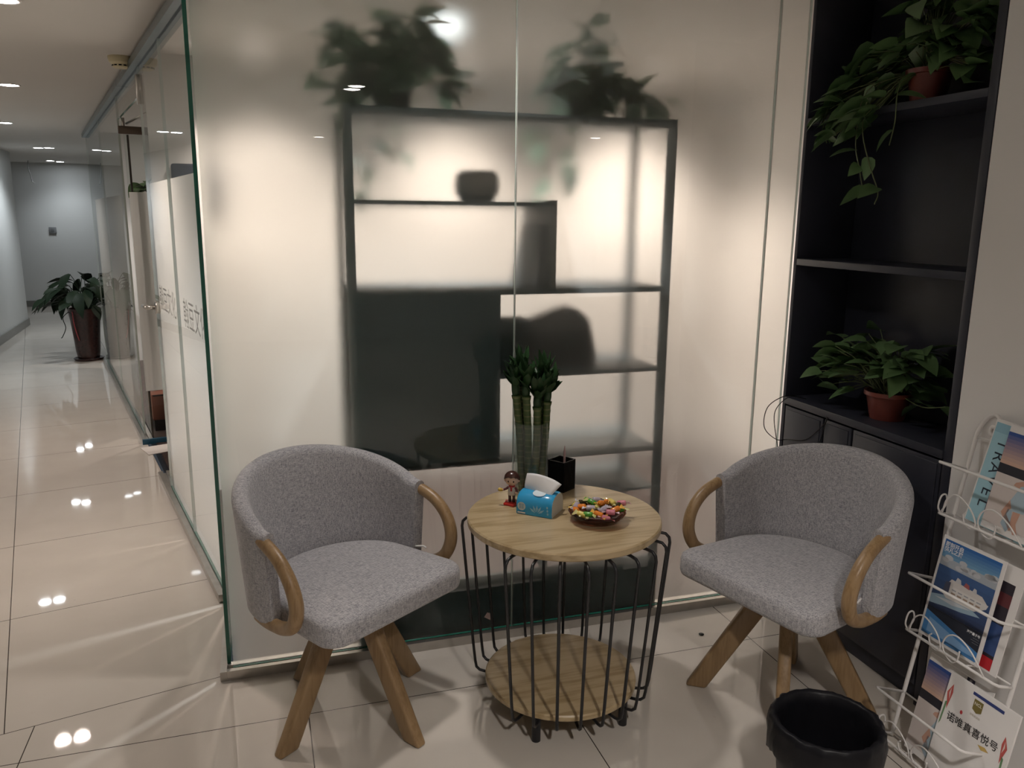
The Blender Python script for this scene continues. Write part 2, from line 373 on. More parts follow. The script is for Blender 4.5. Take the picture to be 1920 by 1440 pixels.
# office shell behind the glass
b = MB(); b.box((-0.49, 4.62, 0.004), (5, 4.72, H)); struct('wall_office_back', b, M['office'])
b = MB(); b.box((2.9, 2.67, 0.004), (3.0, 4.62, H)); struct('wall_office_right', b, M['office'])
b = MB(); b.box((-1.42, 9.2, 0.004), (5, 9.3, H)); struct('wall_office_end', b, M['office'])
# bulkhead over the front glass is out of frame; glass runs to the ceiling
def pane(name, lo, hi, T=None, film_rect=None, milk=None, corner=False):
    """glass sheet: y- face looks at us, y+ face carries the film, rims are green"""
    x0, y0, z0 = lo; x1, y1, z1 = hi
    b = MB()
    if T is not None: b.T = T
    vs = [(x0, y0, z0), (x1, y0, z0), (x1, y1, z0), (x0, y1, z0), (x0, y0, z1), (x1, y0, z1), (x1, y1, z1), (x0, y1, z1)]
    b.mat(M['glass']).add(vs, [(0, 1, 5, 4)]); b.mat(M['pass_']).add(vs, [(2, 3, 7, 6)])
    b.mat(M['rim']).add(vs, [(4, 5, 6, 7), (1, 2, 6, 5)] + ([] if corner else [(3, 0, 4, 7)])); b.mat(M['edge']).add(vs, [(0, 3, 2, 1)] + ([(3, 0, 4, 7)] if corner else []))
    o = struct(name, b)
    if film_rect:
        fx0, fz0, fx1, fz1 = film_rect; f = MB()
        if T is not None: f.T = T
        a, c = y1 + 0.0006, y1 + 0.0026
        vv = [(fx0, a, fz0), (fx1, a, fz0), (fx1, a, fz1), (fx0, a, fz1), (fx0, c, fz0), (fx1, c, fz0), (fx1, c, fz1), (fx0, c, fz1)]
        if milk: f.mat(M['milky']).add(vv, [(0, 1, 2, 3)])
        else:
            f.mat(M['film_in']).add(vv, [(0, 1, 2, 3), (0, 4, 5, 1), (1, 5, 6, 2), (2, 6, 7, 3), (3, 7, 4, 0)]); f.mat(M['film_out']).add(vv, [(5, 4, 7, 6)])
        f.build('frosted_film', None, o)
    return o
g0, g1 = GV, GV + 0.012
for i, (a, c) in enumerate(((-0.146, 0.8385), (0.8415, 1.8205), (1.8235, 1.946))):
    pane('window_%d' % (i + 1), (a, g0, 0.034), (c, g1, H), None, (a + 0.0012, 0.034, c - 0.0005, H), None, i == 0)
b = MB()
for a in (0.8384, 1.8204): b.add([(a, g0 + .001, .034), (a + .0032, g0 + .001, .034), (a + .0032, g0 + .001, H), (a, g0 + .001, H)], [(0, 1, 2, 3)])
struct('trim_1', b, M['milky'])
# stub return pane at the corner, seen almost edge-on
b = MB(); b.mat(M['edge']); b.box((-0.165, 2.652, 0.034), (-0.153, 3.17, H)); struct('window_4', b)
# floor track, front
b = MB(); b.box((-0.165, GV - 0.022, 0), (1.95, GV + 0.04, 0.022)); b.box((-0.165, GV - 0.022, 0.022), (1.95, GV - 0.004, 0.034)); b.box((-0.165, GV + 0.018, 0.022), (1.95, GV + 0.04, 0.034))
struct('trim_2', b, M['steel'])
b = MB(); b.box((-0.187, GV - 0.022, 0), (-0.1655, 3.2, 0.034)); struct('trim_3', b, M['steel'])
# corridor glass: local frame x along -CV?  (x = distance along CV, y = into the office = +CU)
TC = Matrix((CV, CU, Vector((0, 0, 1)))).transposed().to_4x4()
TZ = TC @ Matrix.Translation((0, UC, 0))
def cpane(name, v0, v1, z0, z1, film=None):
    return pane(name, (v0, 0.0, z0), (v1, 0.012, z1), TZ, film, True)
cpane('window_5', 3.14, 3.905, 0.034, 2.26, (3.15, 0.034, 3.90, 1.682))
win6 = cpane('window_6', 3.911, 4.675, 0.034, 2.26, (3.915, 0.034, 4.67, 1.682))
win7 = cpane('window_7', 5.93, 7.55, 0.034, 2.26, (6.22, 0.034, 7.545, 1.657))
win8 = cpane('window_8', 7.556, 9.25, 0.034, 2.26, (7.56, 0.034, 8.9, 1.657))
cpane('window_9', 4.68, 5.92, 2.12, 2.26)
def ctrack(name, v0, v1, z0, z1, y0=-0.028, y1=0.04, mt='steel', split=True):
    b = MB(); b.T = TZ; b.box((v0, y0, z0), (v1, y1, z0 + (z1 - z0) * 0.6))
    if split: b.box((v0, y0, z0 + (z1 - z0) * 0.6), (v1, -0.003, z1)); b.box((v0, 0.016, z0 + (z1 - z0) * 0.6), (v1, y1, z1))
    return struct(name, b, M[mt])
ctrack('trim_4', 3.16, 4.98, 0, 0.034); ctrack('trim_5', 5.785, 9.28, 0, 0.034)
ctrack('trim_6', 3.13, 5.45, 2.26, H, -0.03, 0.05, 'channel', False); ctrack('trim_7', 5.46, 9.28, 2.26, H, -0.03, 0.05, 'channel', False)

# glass door standing open into the office, hinged on the far jamb
TD = Matrix((CU, CV, Vector((0, 0, 1)))).transposed().to_4x4() @ Matrix.Translation((UC + 0.02, 5.80, 0))
b = MB(); b.T = TD; b.mat(M['glass']).box((0, 0, 0.02), (0.86, 0.012, 2.07)); door = struct('door_1', b)
b = MB(); b.T = TD; b.add([(0.002, -0.001, 0.36), (0.86, -0.001, 0.36), (0.86, -0.001, 1.665), (0.002, -0.001, 1.665)], [(0, 1, 2, 3)]); b.build('frosted_film', M['milky'], door)
b = MB(); b.T = TD; b.box((-0.03, -0.008, 2.022), (0.30, 0.02, 2.07), 0.003); b.build('patch_fitting', plain('bronze brown metal', (0.12, 0.09, 0.07), 0.35, 0.6), door)
b = MB(); b.T = TD; b.box((0.018, 0.02, 0.02), (0.03, 0.035, 2.02)); b.build('door_stile', plain('dark bronze', (0.07, 0.055, 0.045), 0.4, 0.5), door)
b = MB(); b.T = TD; b.tube([(0.0, 0.0, 2.07), (0.0, 0.0, 2.12)], 0.012, 8); b.tube([(0.02, 0.0, 2.085), (0.17, -0.25, 2.165)], 0.007, 8); b.tube([(0.17, -0.25, 2.16), (0.17, -0.25, 2.18)], 0.014, 8); b.build('door_closer', M['steel'], door)
b = MB(); b.T = TZ; b.tube([(4.62, -0.012, 1.045), (4.62, -0.055, 1.045)], 0.012, 10); b.tube([(4.62, 0.0, 1.045), (4.62, -0.012, 1.045)], 0.034, 20); b.tube([(4.62, -0.055, 1.045), (4.71, -0.060, 1.045)], 0.011, 10)
b.build('door_handle', M['steel'], win6)
b = MB(); b.T = TZ; b.box((4.66, -0.01, 2.075), (4.70, 0.02, 2.22), 0.003); b.build('glass_clamp', M['steel'], win6)

# shop lettering on the privacy film (once on each pane)
for wv0, par in ((3.14, bpy.data.objects['window_5']), (3.9, win6)):
    b = MB(); TT = TZ @ Matrix(((-1, 0, 0, wv0 + 0.30), (0, -1, 0, -0.0015), (0, 0, 1, 1.10), (0, 0, 0, 1)))
    TT = TZ @ Matrix.Translation((wv0 + 0.30, -0.0015, 1.105)) @ Matrix(((-1, 0, 0, 0), (0, 1, 0, 0), (0, 0, 1, 0), (0, 0, 0, 1)))
    b.T = TT; b.text('翰豆文化', 0.135, bold=-0.0004); b.build('lettering', plain('grey vinyl lettering', (0.24, 0.25, 0.24), 0.5), par)

# ------------------------------------------------------------------ lamps
def downlight(name, label, cat, spots, watts, col, group=None, r=0.052, z=H, lens=26.0, cone=125):
    cx = sum(p[0] for p in spots) / len(spots); cyy = sum(p[1] for p in spots) / len(spots)
    t = thing(name, label, cat, (cx, cyy, z), 0, group)
    for (x, y) in spots:
        b = MB(); b.lathe([(r + 0.002, -0.001), (r + 0.014, -0.001), (r + 0.012, -0.006), (r + 0.002, -0.004), (r + 0.002, -0.001)], 28, (x - cx, y - cyy, 0)); b.build('trim_ring', M['paper'], t)
        b = MB(); b.lathe([(0.0, -0.0035), (r, -0.0035), (r, -0.001), (0, -0.001)], 28, (x - cx, y - cyy, 0), False); b.build('lens', glow('lit lens', col, lens), t)
        ld = bpy.data.lights.new('beam', 'SPOT'); ld.energy = watts; ld.color = col; ld.spot_size = math.radians(cone); ld.spot_blend = 0.9; ld.shadow_soft_size = r
        lo = bpy.data.objects.new('beam', ld); C.objects.link(lo); lo.parent = t; lo.location = (x - cx, y - cyy, -0.012)
    return t
downlight('twin_downlight', 'bright ceiling downlight nearest us, cut by the top left edge of the photo', 'ceiling light', [(-0.99, 3.70), (-0.865, 3.70)], CORR, NEUT)
downlight('twin_downlight', 'pair of ceiling downlights second from us along the left edge', 'ceiling light', [(-1.555, 6.05), (-1.43, 6.06)], CORR, NEUT)
downlight('twin_downlight', 'pair of ceiling downlights third from us, above the dark ceiling band', 'ceiling light', [(-2.21, 8.54), (-2.085, 8.56)], CORR, COOL)
downlight('twin_downlight', 'pair of ceiling downlights side by side over the potted plant', 'ceiling light', [(-2.505, 11.65), (-2.375, 11.6)], CORR, COOL)
downlight('downlight', 'larger of the two end lamps washing the far wall', 'ceiling light', [(-2.95, 14.40)], CORR * .5, COOL)
downlight('downlight', 'lamp closest to the far wall at the corridor end', 'ceiling light', [(-2.86, 14.62)], CORR * .4, COOL)
downlight('twin_downlight', 'pair of lobby downlights mirrored in the frosted glass over the shelf corner', 'ceiling light', [(0.655, -0.07), (0.64, -0.205)], LOBBY, WARM)
downlight('downlight', 'lobby downlight mirrored in the glass left of the shelf', 'ceiling light', [(0.68, -3.55)], LOBBY, WARM)
downlight('downlight', 'lobby downlight mirrored in the glass inside the shelf, at its right', 'ceiling light', [(3.33, -2.54)], LOBBY, WARM)
downlight('downlight', 'added lobby lamp over the round table, close to the frosted glass', 'ceiling light', [(0.60, 2.40)], LOBBY * .36, WARM)  # added lamp, stands in for office light casting shadows through the film
downlight('downlight', 'office downlight glowing through the frosted glass between the two shelf plants', 'ceiling light', [(0.82, 3.52)], OFFICE * .8, (0.92, 0.97, 1.0), r=0.06, lens=55.0, cone=112)
downlight('downlight', 'office downlight brightening the right half of the frosted glass', 'ceiling light', [(2.18, 4.26)], OFFICE * 1.2, NEUT, lens=1.5, cone=112)
downlight('downlight', 'office downlight brightening the left side of the frosted glass', 'ceiling light', [(0.05, 4.26)], OFFICE * .85, NEUT, lens=1.5, cone=108)
downlight('downlight', 'office downlight behind the open glass door', 'ceiling light', [(0.25, 7.3)], OFFICE * 1.5, NEUT, cone=108)
downlight('downlight', 'added office lamp at the far end of the corridor glass', 'ceiling light', [(-0.7, 8.5)], OFFICE * .6, NEUT, cone=108)  # added fill lamp, lights the far corridor film from inside
downlight('downlight', 'added office lamp by the back wall behind the middle of the frosted glass', 'ceiling light', [(1.08, 4.24)], OFFICE * .85, NEUT, lens=1.5, cone=112)  # added fill lamp, brightens the upper middle of the frosted glass

# ------------------------------------------------------------------ chairs
def seat_mb():
    b = MB(); W = 0.268
    out = []
    def arc(cx, cy_, r, a0, a1, n=6):
        for k in range(n + 1):
            a = math.radians(a0 + (a1 - a0) * k / n); out.append((cx + r * math.cos(a), cy_ + r * math.sin(a)))
    arc(W - 0.055, 0.185, 0.055, 0, 90); arc(-W + 0.055, 0.185, 0.055, 90, 180)
    for k in range(1, 20):
        a = PI + PI * k / 20; out.append((0.258 * math.cos(a), -0.02 + 0.215 * math.sin(a)))
    rings = []
    for z, ins, bow in ((0.398, 0.020, 0), (0.402, 0.004, 0), (0.412, 0.0, 0), (0.448, 0.0, 0), (0.462, 0.004, 0), (0.470, 0.014, 0), (0.474, 0.04, 0), (0.479, 0.11, 0), (0.482, 0.2, 0)):
        rr = []
        for x, y in out:
            d = math.hypot(x, y); k = (d - ins) / d; rr.append((x * k, y * k, z))
        rings.append(rr)
    b.grid(rings, True, True); n = len(out); L = (len(rings) - 1) * n
    b.f.append(list(range(L, L + n))); b.mi.append(0); b.sm.append(True); b.f.append(list(range(n))[::-1]); b.mi.append(0); b.sm.append(False)
    return b
def back_mb():
    b = MB(); rows = []; n = 40
    for i in range(n + 1):
        ph = math.radians(-98 + 196 * i / n); s, c = math.sin(ph), math.cos(ph)
        q = max(0, c); ztop = 0.688 + 0.112 * (q ** 0.8 if q > 0 else 0); zb = 0.405
        e = min(1.0, (98 - abs(math.degrees(ph))) / 8.0); th = 0.050 * (0.75 + 0.25 * e)
        loop = []
        def pt(off, z):
            k = (z - 0.40) / 0.39; a = 0.276 + 0.022 * k + off; bb = 0.228 + 0.058 * k + off
            return (a * s, -0.02 - bb * c, z)
        hgt = ztop - zb; rt = th / 2
        for t in (0.06, 0.3, 0.55, 0.8): loop.append(pt(rt, zb + (hgt - rt) * t))
        for t in range(0, 9):
            an = PI * t / 8; loop.append(pt(rt * math.cos(an), ztop - rt + rt * math.sin(an)))
        for t in (0.8, 0.55, 0.3, 0.06): loop.append(pt(-rt, zb + (hgt - rt) * t))
        loop.append(pt(-rt * 0.6, zb)); loop.append(pt(rt * 0.6, zb))
        rows.append(loop)
    b.grid(rows, True, True); m_ = len(rows[0]); L = n * m_
    b.f.append(list(range(m_))[::-1]); b.mi.append(0); b.sm.append(False); b.f.append(list(range(L, L + m_))); b.mi.append(0); b.sm.append(False)
    return b
def arm_mb(sx):
    b = MB()
    pts = spline([(sx * .293, -.045, .672), (sx * .297, .0, .662), (sx * .303, .075, .632), (sx * .305, .125, .58), (sx * .302, .142, .515), (sx * .296, .118, .455), (sx * .288, .065, .424), (sx * .283, .005, .414), (sx * .279, -.035, .412), (sx * .275, -.07, .414)], 6)
    b.tube(pts, [0.0205 - 0.0035 * abs(2 * i / (len(pts) - 1) - 1) for i in range(len(pts))], 14); return b
def leg_mb(ang):
    b = MB(); b.T = Matrix.Rotation(ang, 4, 'Z') @ Matrix(((1, 0, 0, 0), (0, 0, -1, 0), (0, 1, 0, 0), (0, 0, 0, 1)))
    b.prism([(0.012, 0.385), (0.088, 0.385), (0.298, 0.0), (0.232, 0.0)], -0.019, 0.019, 0.009, 3); return b
def make_chair(label, loc, rz, legang):
    t = thing('armchair', label, 'chair', loc, rz, 'grey fabric armchairs')
    s = seat_mb().build('seat', M['fabric'], t); k = back_mb().build('backrest', M['fabric'], t); sharp(k, 50)
    b = MB(); b.tube(spline([(-0.262, 0.02, 0.470), (-0.272, 0.045, 0.474), (-0.274, 0.058, 0.470)], 3), 0.003, 6); b.build('fabric_tag', M['paper'], s, 'small white fabric tag')
    for sx in (-1, 1):
        arm_mb(sx).build('armrest', M['oakarm'], t)
    for a in legang: sharp(leg_mb(math.radians(a) - rz).build('leg', M['oak'], t), 35)
    b = MB(); b.lathe([(0.0, 0.384), (0.06, 0.384), (0.06, 0.399), (0, 0.399)], 24); b.build('swivel_plate', M['blackmetal'], t)
    return t
make_chair('grey fabric armchair with oak arms left of the round table, at the glass corner', (0.222, 2.318, 0), math.radians(-145.5), (216, 305, 124, 36))
make_chair('grey fabric armchair with oak arms right of the round table, before the black cabinet', (1.551, 1.982, 0), math.radians(105.6), (146, 45, -35, -125))

# ------------------------------------------------------------------ round table
TX, TY, TZT = 0.865, 2.185, 0.632
t = thing('side_table', 'round pale ash side table on a black wire cage with a lower shelf', 'table', (TX, TY, 0))
def disc(z0, z1, r): 
    b = MB(); b.lathe([(0, z0), (r - .004, z0), (r, z0 + .004), (r, z1 - .004), (r - .004, z1), (0, z1)], 96); return b
o = sharp(disc(TZT - 0.024, TZT, 0.298).build('tabletop', M['ash'], t), 30)
o = sharp(disc(0.080, 0.100, 0.241).build('lower_shelf', M['ash'], t), 30)
b = MB(); b.tube([(0.262 * math.cos(2 * PI * k / 64), 0.262 * math.sin(2 * PI * k / 64), 0.600) for k in range(64)], 0.0055, 8, True); b.build('ring', M['blackmetal'], t)
b = MB(); b.tube([(0.215 * math.cos(2 * PI * k / 64), 0.215 * math.sin(2 * PI * k / 64), 0.074) for k in range(64)], 0.0055, 8, True); b.build('ring', M['blackmetal'], t)
prof = [(0.262, .600), (0.290, .600), (0.310, .597), (0.321, .586), (0.324, .570), (0.305, .36), (0.286, .15), (0.281, .105), (0.277, .083), (0.266, .073), (0.25, .070), (0.215, .070)]
for gc in (95.4, 275.4):
    for k in range(9):
        a = math.radians(gc + (k - 4) * 14.1); b = MB()
        b.tube([(r * math.cos(a), r * math.sin(a), z) for r, z in prof], 0.0048, 8); b.build('bar', M['blackmetal'], t)
for a in (231, 308, 51, 128):
    b = MB(); a = math.radians(a); b.lathe([(0.0, 0), (0.0135, 0), (0.0135, .080), (0, .080)], 20, (0.226 * math.cos(a), 0.226 * math.sin(a), 0)); sharp(b.build('leg', M['blackmetal'], t))

# ------------------------------------------------------------------ things on the table
def leafpts(L, W, bend=0.3, fold=0.15, heart=True):
    """rows across a leaf lying along +x, tip at x=L"""
    prof = [(0.0, 0.06), (0.06, 0.55), (0.2, 0.95), (0.38, 1.0), (0.58, 0.82), (0.78, 0.48), (0.92, 0.18), (1.0, 0.0)] if heart else [(0, .25), (.12, .55), (.35, 1), (.6, .9), (.8, .55), (.93, .2), (1, 0)]
    rows = []
    for tt, ww in prof:
        x = L * tt; z = -bend * L * tt * tt; hw = W * 0.5 * ww
        bx = -0.10 * L * ww * (1 - tt) if heart and tt < 0.25 else 0
        rows.append([(x + bx, -hw, z + fold * hw), (x, 0, z), (x + bx, hw, z + fold * hw)])
    return rows
def add_leaf(b, base, direc, L, W, bend=0.3, roll=0.0, heart=True, fold=0.25):
    d = Vector(direc).normalized(); up = Vector((0, 0, 1)) if abs(d.z) < 0.95 else Vector((1, 0, 0))
    y = up.cross(d).normalized(); z = d.cross(y)
    T = Matrix((d, y, z)).transposed().to_4x4() @ Matrix.Rotation(roll, 4, 'X'); T.translation = Vector(base)
    old = b.T; b.T = old @ T; b.grid(leafpts(L, W, bend, fold, heart), True); b.T = old
vt = thing('glass_vase', 'clear glass cylinder vase of lucky bamboo at the back of the round table', 'vase', (0.827, 2.396, TZT))
b = MB(); b.lathe([(0.0, 0.0), (0.0535, 0.0), (0.0555, 0.004), (0.0555, 0.246), (0.0545, 0.248), (0.0520, 0.246), (0.0520, 0.014), (0.0, 0.012)], 48); b.build('body', M['vaseglass'], vt)
rng = random.Random(4)
names = ['leftmost lucky bamboo stalk in the glass vase', 'left front lucky bamboo stalk, second from the left in the vase', 'middle front lucky bamboo stalk with a pale cut collar',
         'rightmost lucky bamboo stalk in the vase, leaning right', 'rear left lucky bamboo stalk half hidden behind the front canes', 'rear right lucky bamboo stalk half hidden behind the front canes']
stk = [(-0.030, -0.006, -0.051, 0.0, .335), (-0.010, -0.022, -0.018, -0.014, .335), (0.010, -0.022, 0.017, -0.016, .300), (0.030, -0.004, 0.050, 0.0, .315), (-0.017, 0.020, -0.034, 0.030, .36), (0.020, 0.020, 0.036, 0.032, .345)]
for nm, (x0, y0, x1, y1, hh) in zip(names, stk):
    # x across the view, y in depth: turn to the camera's heading
    R2 = Matrix.Rotation(-YAW, 3, 'Z'); p0 = R2 @ Vector((x0 * .95, y0, 0.0145)); p1 = R2 @ Vector((x1, y1, hh))
    st = thing('lucky_bamboo_stalk', nm, 'plant', Vector((0.827, 2.396, TZT)) + p0, 0, 'lucky bamboo stalks in the vase')
    q = p1 - p0; b = MB(); nn = 40; R = []
    for i in range(nn + 1): R.append(0.0122 + (0.0008 if i % 4 == 0 else 0) + (0.0025 if i > nn - 2 else 0))
    b.tube([q * (i / nn) + R2 @ Vector((0.004 * math.sin(3 * i / nn), 0, 0)) for i in range(nn + 1)], R, 12); b.build('cane', M['bamboo'], st)
    b = MB(); b.tube([q * 0.995, q * 1.05, q * 1.13], [0.0115, 0.013, 0.012], 10)
    for ring_, (cnt, tilt, ln) in enumerate(((7, 0.80, .062), (7, 0.5, .074), (5, 0.2, .078))):
        for k in range(cnt):
            a = 2 * PI * k / cnt + rng.random() * 0.8; tl = tilt * (0.8 + 0.4 * rng.random())
            d = Vector((math.sin(tl) * math.cos(a), math.sin(tl) * math.sin(a), math.cos(tl)))
            add_leaf(b, q * (1.09 + 0.03 * ring_) + Vector((0.006 * math.cos(a), 0.006 * math.sin(a), 0)), d, ln * (0.85 + 0.3 * rng.random()), 0.030, -0.05, rng.uniform(-.5, .5), False, 0.4)
    b.build('leaf_tuft', M['bambooleaf'], st)

# pen holder
ph = Vector((0.934, 2.369, TZT)); ex = Vector((0.060, 0.039, 0)); L_ = ex.length; pr = math.atan2(ex.y, ex.x)
t = thing('pen_holder', 'black slatted square pen holder behind the tissue pack', 'pen holder', ph, pr)
s = 0.066
b = MB(); b.box((0, 0, 0.001), (s, s, 0.006)); 
for (x0, y0, x1, y1) in ((0, 0, s, .004), (0, s - .004, s, s), (0, 0, .004, s), (s - .004, 0, s, s)): b.box((x0, y0, 0.006), (x1, y1, 0.104))
for k in range(9):
    x = 0.004 + k * 0.0068; b.box((x, -0.0015, 0.008), (x + 0.003, 0.0, 0.1)); b.box((s, x, 0.008), (s + 0.0015, x + 0.003, 0.1))
b.build('cup', M['blackplastic'], t)
pn = thing('pen', 'pale pink pen standing in the black pen holder', 'pen', ph + Matrix.Rotation(pr, 3, 'Z') @ Vector((0.020, 0.014, 0.0135)), pr)
b = MB(); b.tube([(0, 0, 0.0), (0.018, 0.012, 0.118), (0.0188, 0.0125, 0.122), (0.0225, 0.015, 0.136)], [0.0042, 0.0042, 0.003, 0.0008], 10); b.build('barrel', plain('pale pink plastic', (0.62, 0.42, 0.42), 0.3), pn)
b = MB(); b.tube([(0.0095, 0.0105, 0.075), (0.0145, 0.0135, 0.105)], 0.0012, 6); b.build('clip', M['steel'], pn)

# tissue pack
tp = Vector((0.728, 2.240, TZT)); e1 = Vector((0.086, -0.077, 0)); tr = math.atan2(e1.y, e1.x)
t = thing('tissue_pack', 'blue and white soft pack of tissues on the round table', 'tissues', tp, tr)
TW, TDp, TH = 0.118, 0.096, 0.060
blue = plain('glossy blue plastic wrap', (0.035, 0.33, 0.62), 0.22, var=0.12, scale=30); pale = plain('white plastic wrap', (0.60, 0.60, 0.58), 0.3, var=0.05)
def pk(x, y, z): return (x, y, z)
b = MB(); rows = []
crs = [(0.0, 0.0), (-0.002, 0.015), (0.0, 0.040), (0.008, 0.054), (0.024, 0.064), (0.048, 0.067), (0.072, 0.064), (0.088, 0.054), (0.096, 0.040), (0.098, 0.015), (0.096, 0.0)]
for x, k in ((0.0, .96), (0.004, 1.0), (0.03, 1.01), (0.06, 1.02), (0.09, 1.01), (TW - 0.004, 1.0), (TW, .96)):
    rows.append([(x, 0.048 + (y - 0.048) * k, 0.0005 + z * k) for y, z in crs])
b.mat(blue).grid(rows, True); n = len(crs)
b.mat(pale).add(rows[0], [tuple(range(n))]); b.add(rows[-1], [tuple(range(n))[::-1]]); b.mat(blue).add([rows[0][0], rows[-1][0], rows[-1][-1], rows[0][-1]], [(0, 1, 2, 3)])
wrap = b.build('wrapper', None, t); sharp(wrap, 45)
b = MB(); b.mat(cmat((0.62, 0.70, 0.73)))
def fdisc(b, cx, cz, r, y, n=22, sx=1.0): b.add([(cx + sx * r * math.cos(2 * PI * k / n), y, cz + r * math.sin(2 * PI * k / n)) for k in range(n)], [tuple(range(n))])
fdisc(b, 0.019, 0.027, 0.0135, -0.0036); b.add([(0.006, -.0036, .004), (0.032, -.0036, .004), (0.032, -.0036, .009), (0.006, -.0036, .009)], [(0, 1, 2, 3)])
b.mat(cmat((0.12, 0.35, 0.55))); b.text('柔韧', 0.009, (0.019, -0.0042, 0.031)); b.text('亲肤', 0.009, (0.019, -0.0042, 0.0225))
b.mat(cmat((0.30, 0.58, 0.75)))
for k in range(5):     # leafy line drawing
    a = math.radians(35 + k * 27); cx, cz = 0.070, 0.008
    p = [(cx + d * math.cos(a) * 1.0, -0.0036, cz + d * math.sin(a)) for d in (0.006, 0.018, 0.030)]; nx, nz_ = -math.sin(a) * .0035, math.cos(a) * .0035
    b.add([p[0], (p[1][0] + nx, p[1][1], p[1][2] + nz_), p[2], (p[1][0] - nx, p[1][1], p[1][2] - nz_)], [(0, 1, 2, 3)])
for k in range(3): fdisc(b, 0.106 - 0.001 * k, 0.014 + 0.010 * k, 0.0042, -0.0036, 12, .7)
b.build('printed_front', None, wrap)
b = MB(); b.mat(cmat((0.62, 0.72, 0.78)))
b.add([(0.066 + 0.021 * math.cos(2 * PI * k / 24), 0.026 + 0.016 * math.sin(2 * PI * k / 24) * 1.0, 0.0672 + 0.0052 * math.sin(2 * PI * k / 24) - .0005) for k in range(24)], [tuple(range(24))]); b.build('opening_label', None, wrap)
b = MB(); rows = []
for j in range(9):
    v = j / 8; rr = []
    for i in range(11):
        u = i / 10
        rr.append((0.006 + 0.090 * u + 0.026 * v * u + .006 * v, 0.050 - 0.024 * u * (1 - v) - 0.006 * math.sin(PI * v) + 0.004 * math.sin(6 * u + 2 * v) * v, 0.061 - 0.008 * u * (1 - v) + (0.054 - 0.020 * u * u + 0.008 * math.sin(PI * u)) * v))
    rows.append(rr)
b.grid(rows, True); o = b.build('tissue', M['tissue'], t); sm = o.modifiers.new('thick', 'SOLIDIFY'); sm.thickness = 0.0008

# toy figure on a red base
fg = thing('toy_figure', 'small big-headed toy figure with brown hair on a red base', 'toy', (0.738, 2.318, TZT), math.radians(152))
FS = 1.0
b = MB(); b.prism([(0.030 * (1 if k % 2 else .72) * math.cos(2 * PI * k / 10), 0.030 * (1 if k % 2 else .72) * math.sin(2 * PI * k / 10)) for k in range(10)], 0.0005, 0.009, 0.0025); b.build('base', plain('glossy red plastic', (0.55, 0.035, 0.03), 0.2), fg)
b = MB(); b.mat(M['skin']); 
# one continuous body: legs, torso, arms as joined tapered tubes sharing the hips
b.mat(cmat((0.09, 0.05, 0.05)));
for sx in (-1, 1): b.tube([(sx * .006, 0, .009), (sx * .0065, 0, .022), (sx * .006, 0, .036)], [.0052, .0046, .0062], 10)
b.mat(cmat((0.62, 0.60, 0.58))); b.lathe([(0.0, .032), (.013, .033), (.0125, .044), (.0105, .056), (.006, .062), (0, .063)], 18)
b.mat(cmat((0.16, 0.05, 0.06)))
b.tube([(-.010, .0, .057), (-.017, .002, .049), (-.016, .010, .044)], [.0045, .004, .0036], 8); b.tube([(.010, 0, .057), (.018, .004, .052), (.026, .010, .050)], [.0045, .004, .0036], 8)
b.mat(M['skin']); b.ball((.028, .011, .050), .0042, 8, 6); b.ball((-.016, .013, .0435), .0042, 8, 6)
body = b.build('body', None, fg)
b = MB(); b.mat(cmat((0.45, 0.04, 0.05))); b.lathe([(.0075, .058), (.0105, .060), (.0100, .065), (.0065, .066)], 16); b.box((-.003, .0095, .047), (.003, .0125, .062), .001); b.build('neck_scarf', None, fg)
b = MB(); b.mat(M['skin']); b.ball((0, 0, .084), (.0225, .0205, .0205), 24, 16)
b.ball((-.0225, .001, .080), .0035, 8, 6); b.ball((.0225, .001, .080), .0035, 8, 6); b.ball((0, .0212, .079), (.0014, .0016, .0012), 8, 6)
b.mat(cmat((0.02, 0.012, 0.01), .2))
for sx in (-1, 1): b.ball((sx * .0085, .0190, .0815), (.0024, .0012, .0032), 10, 8)
b.mat(cmat((0.45, 0.14, 0.12))); b.ball((0, .0198, .0735), (.003, .0008, .0007), 8, 6); b.build('head', None, fg)
b = MB(); rows = []
for i in range(13):
    th = PI * 0.64 * i / 12; rr = []
    for k in range(28):
        a = 2 * PI * k / 28; front = max(0, math.sin(a)); lim = PI * (0.66 - 0.27 * front ** 0.6 - (0.03 if k % 2 else 0) + (0.05 if front > .2 and abs(math.cos(a)) < .2 else 0))
        t2 = lim * i / 12; rr.append((0.0255 * math.sin(t2) * math.cos(a), 0.0240 * math.sin(t2) * math.sin(a) - .0008, .0865 + .0245 * math.cos(t2)))
    rows.append(rr)
b.grid(rows, True, True); o = b.build('hair', M['hair'], fg); sm = o.modifiers.new('thick', 'SOLIDIFY'); sm.thickness = 0.0022
b = MB(); b.tube([(.028, .012, .050), (.038, .014, .052), (.042, .015, .053)], [.0045, .0065, .003], 8); b.build('held_star', plain('yellow toy plastic', (0.60, 0.42, 0.08), 0.35), fg)

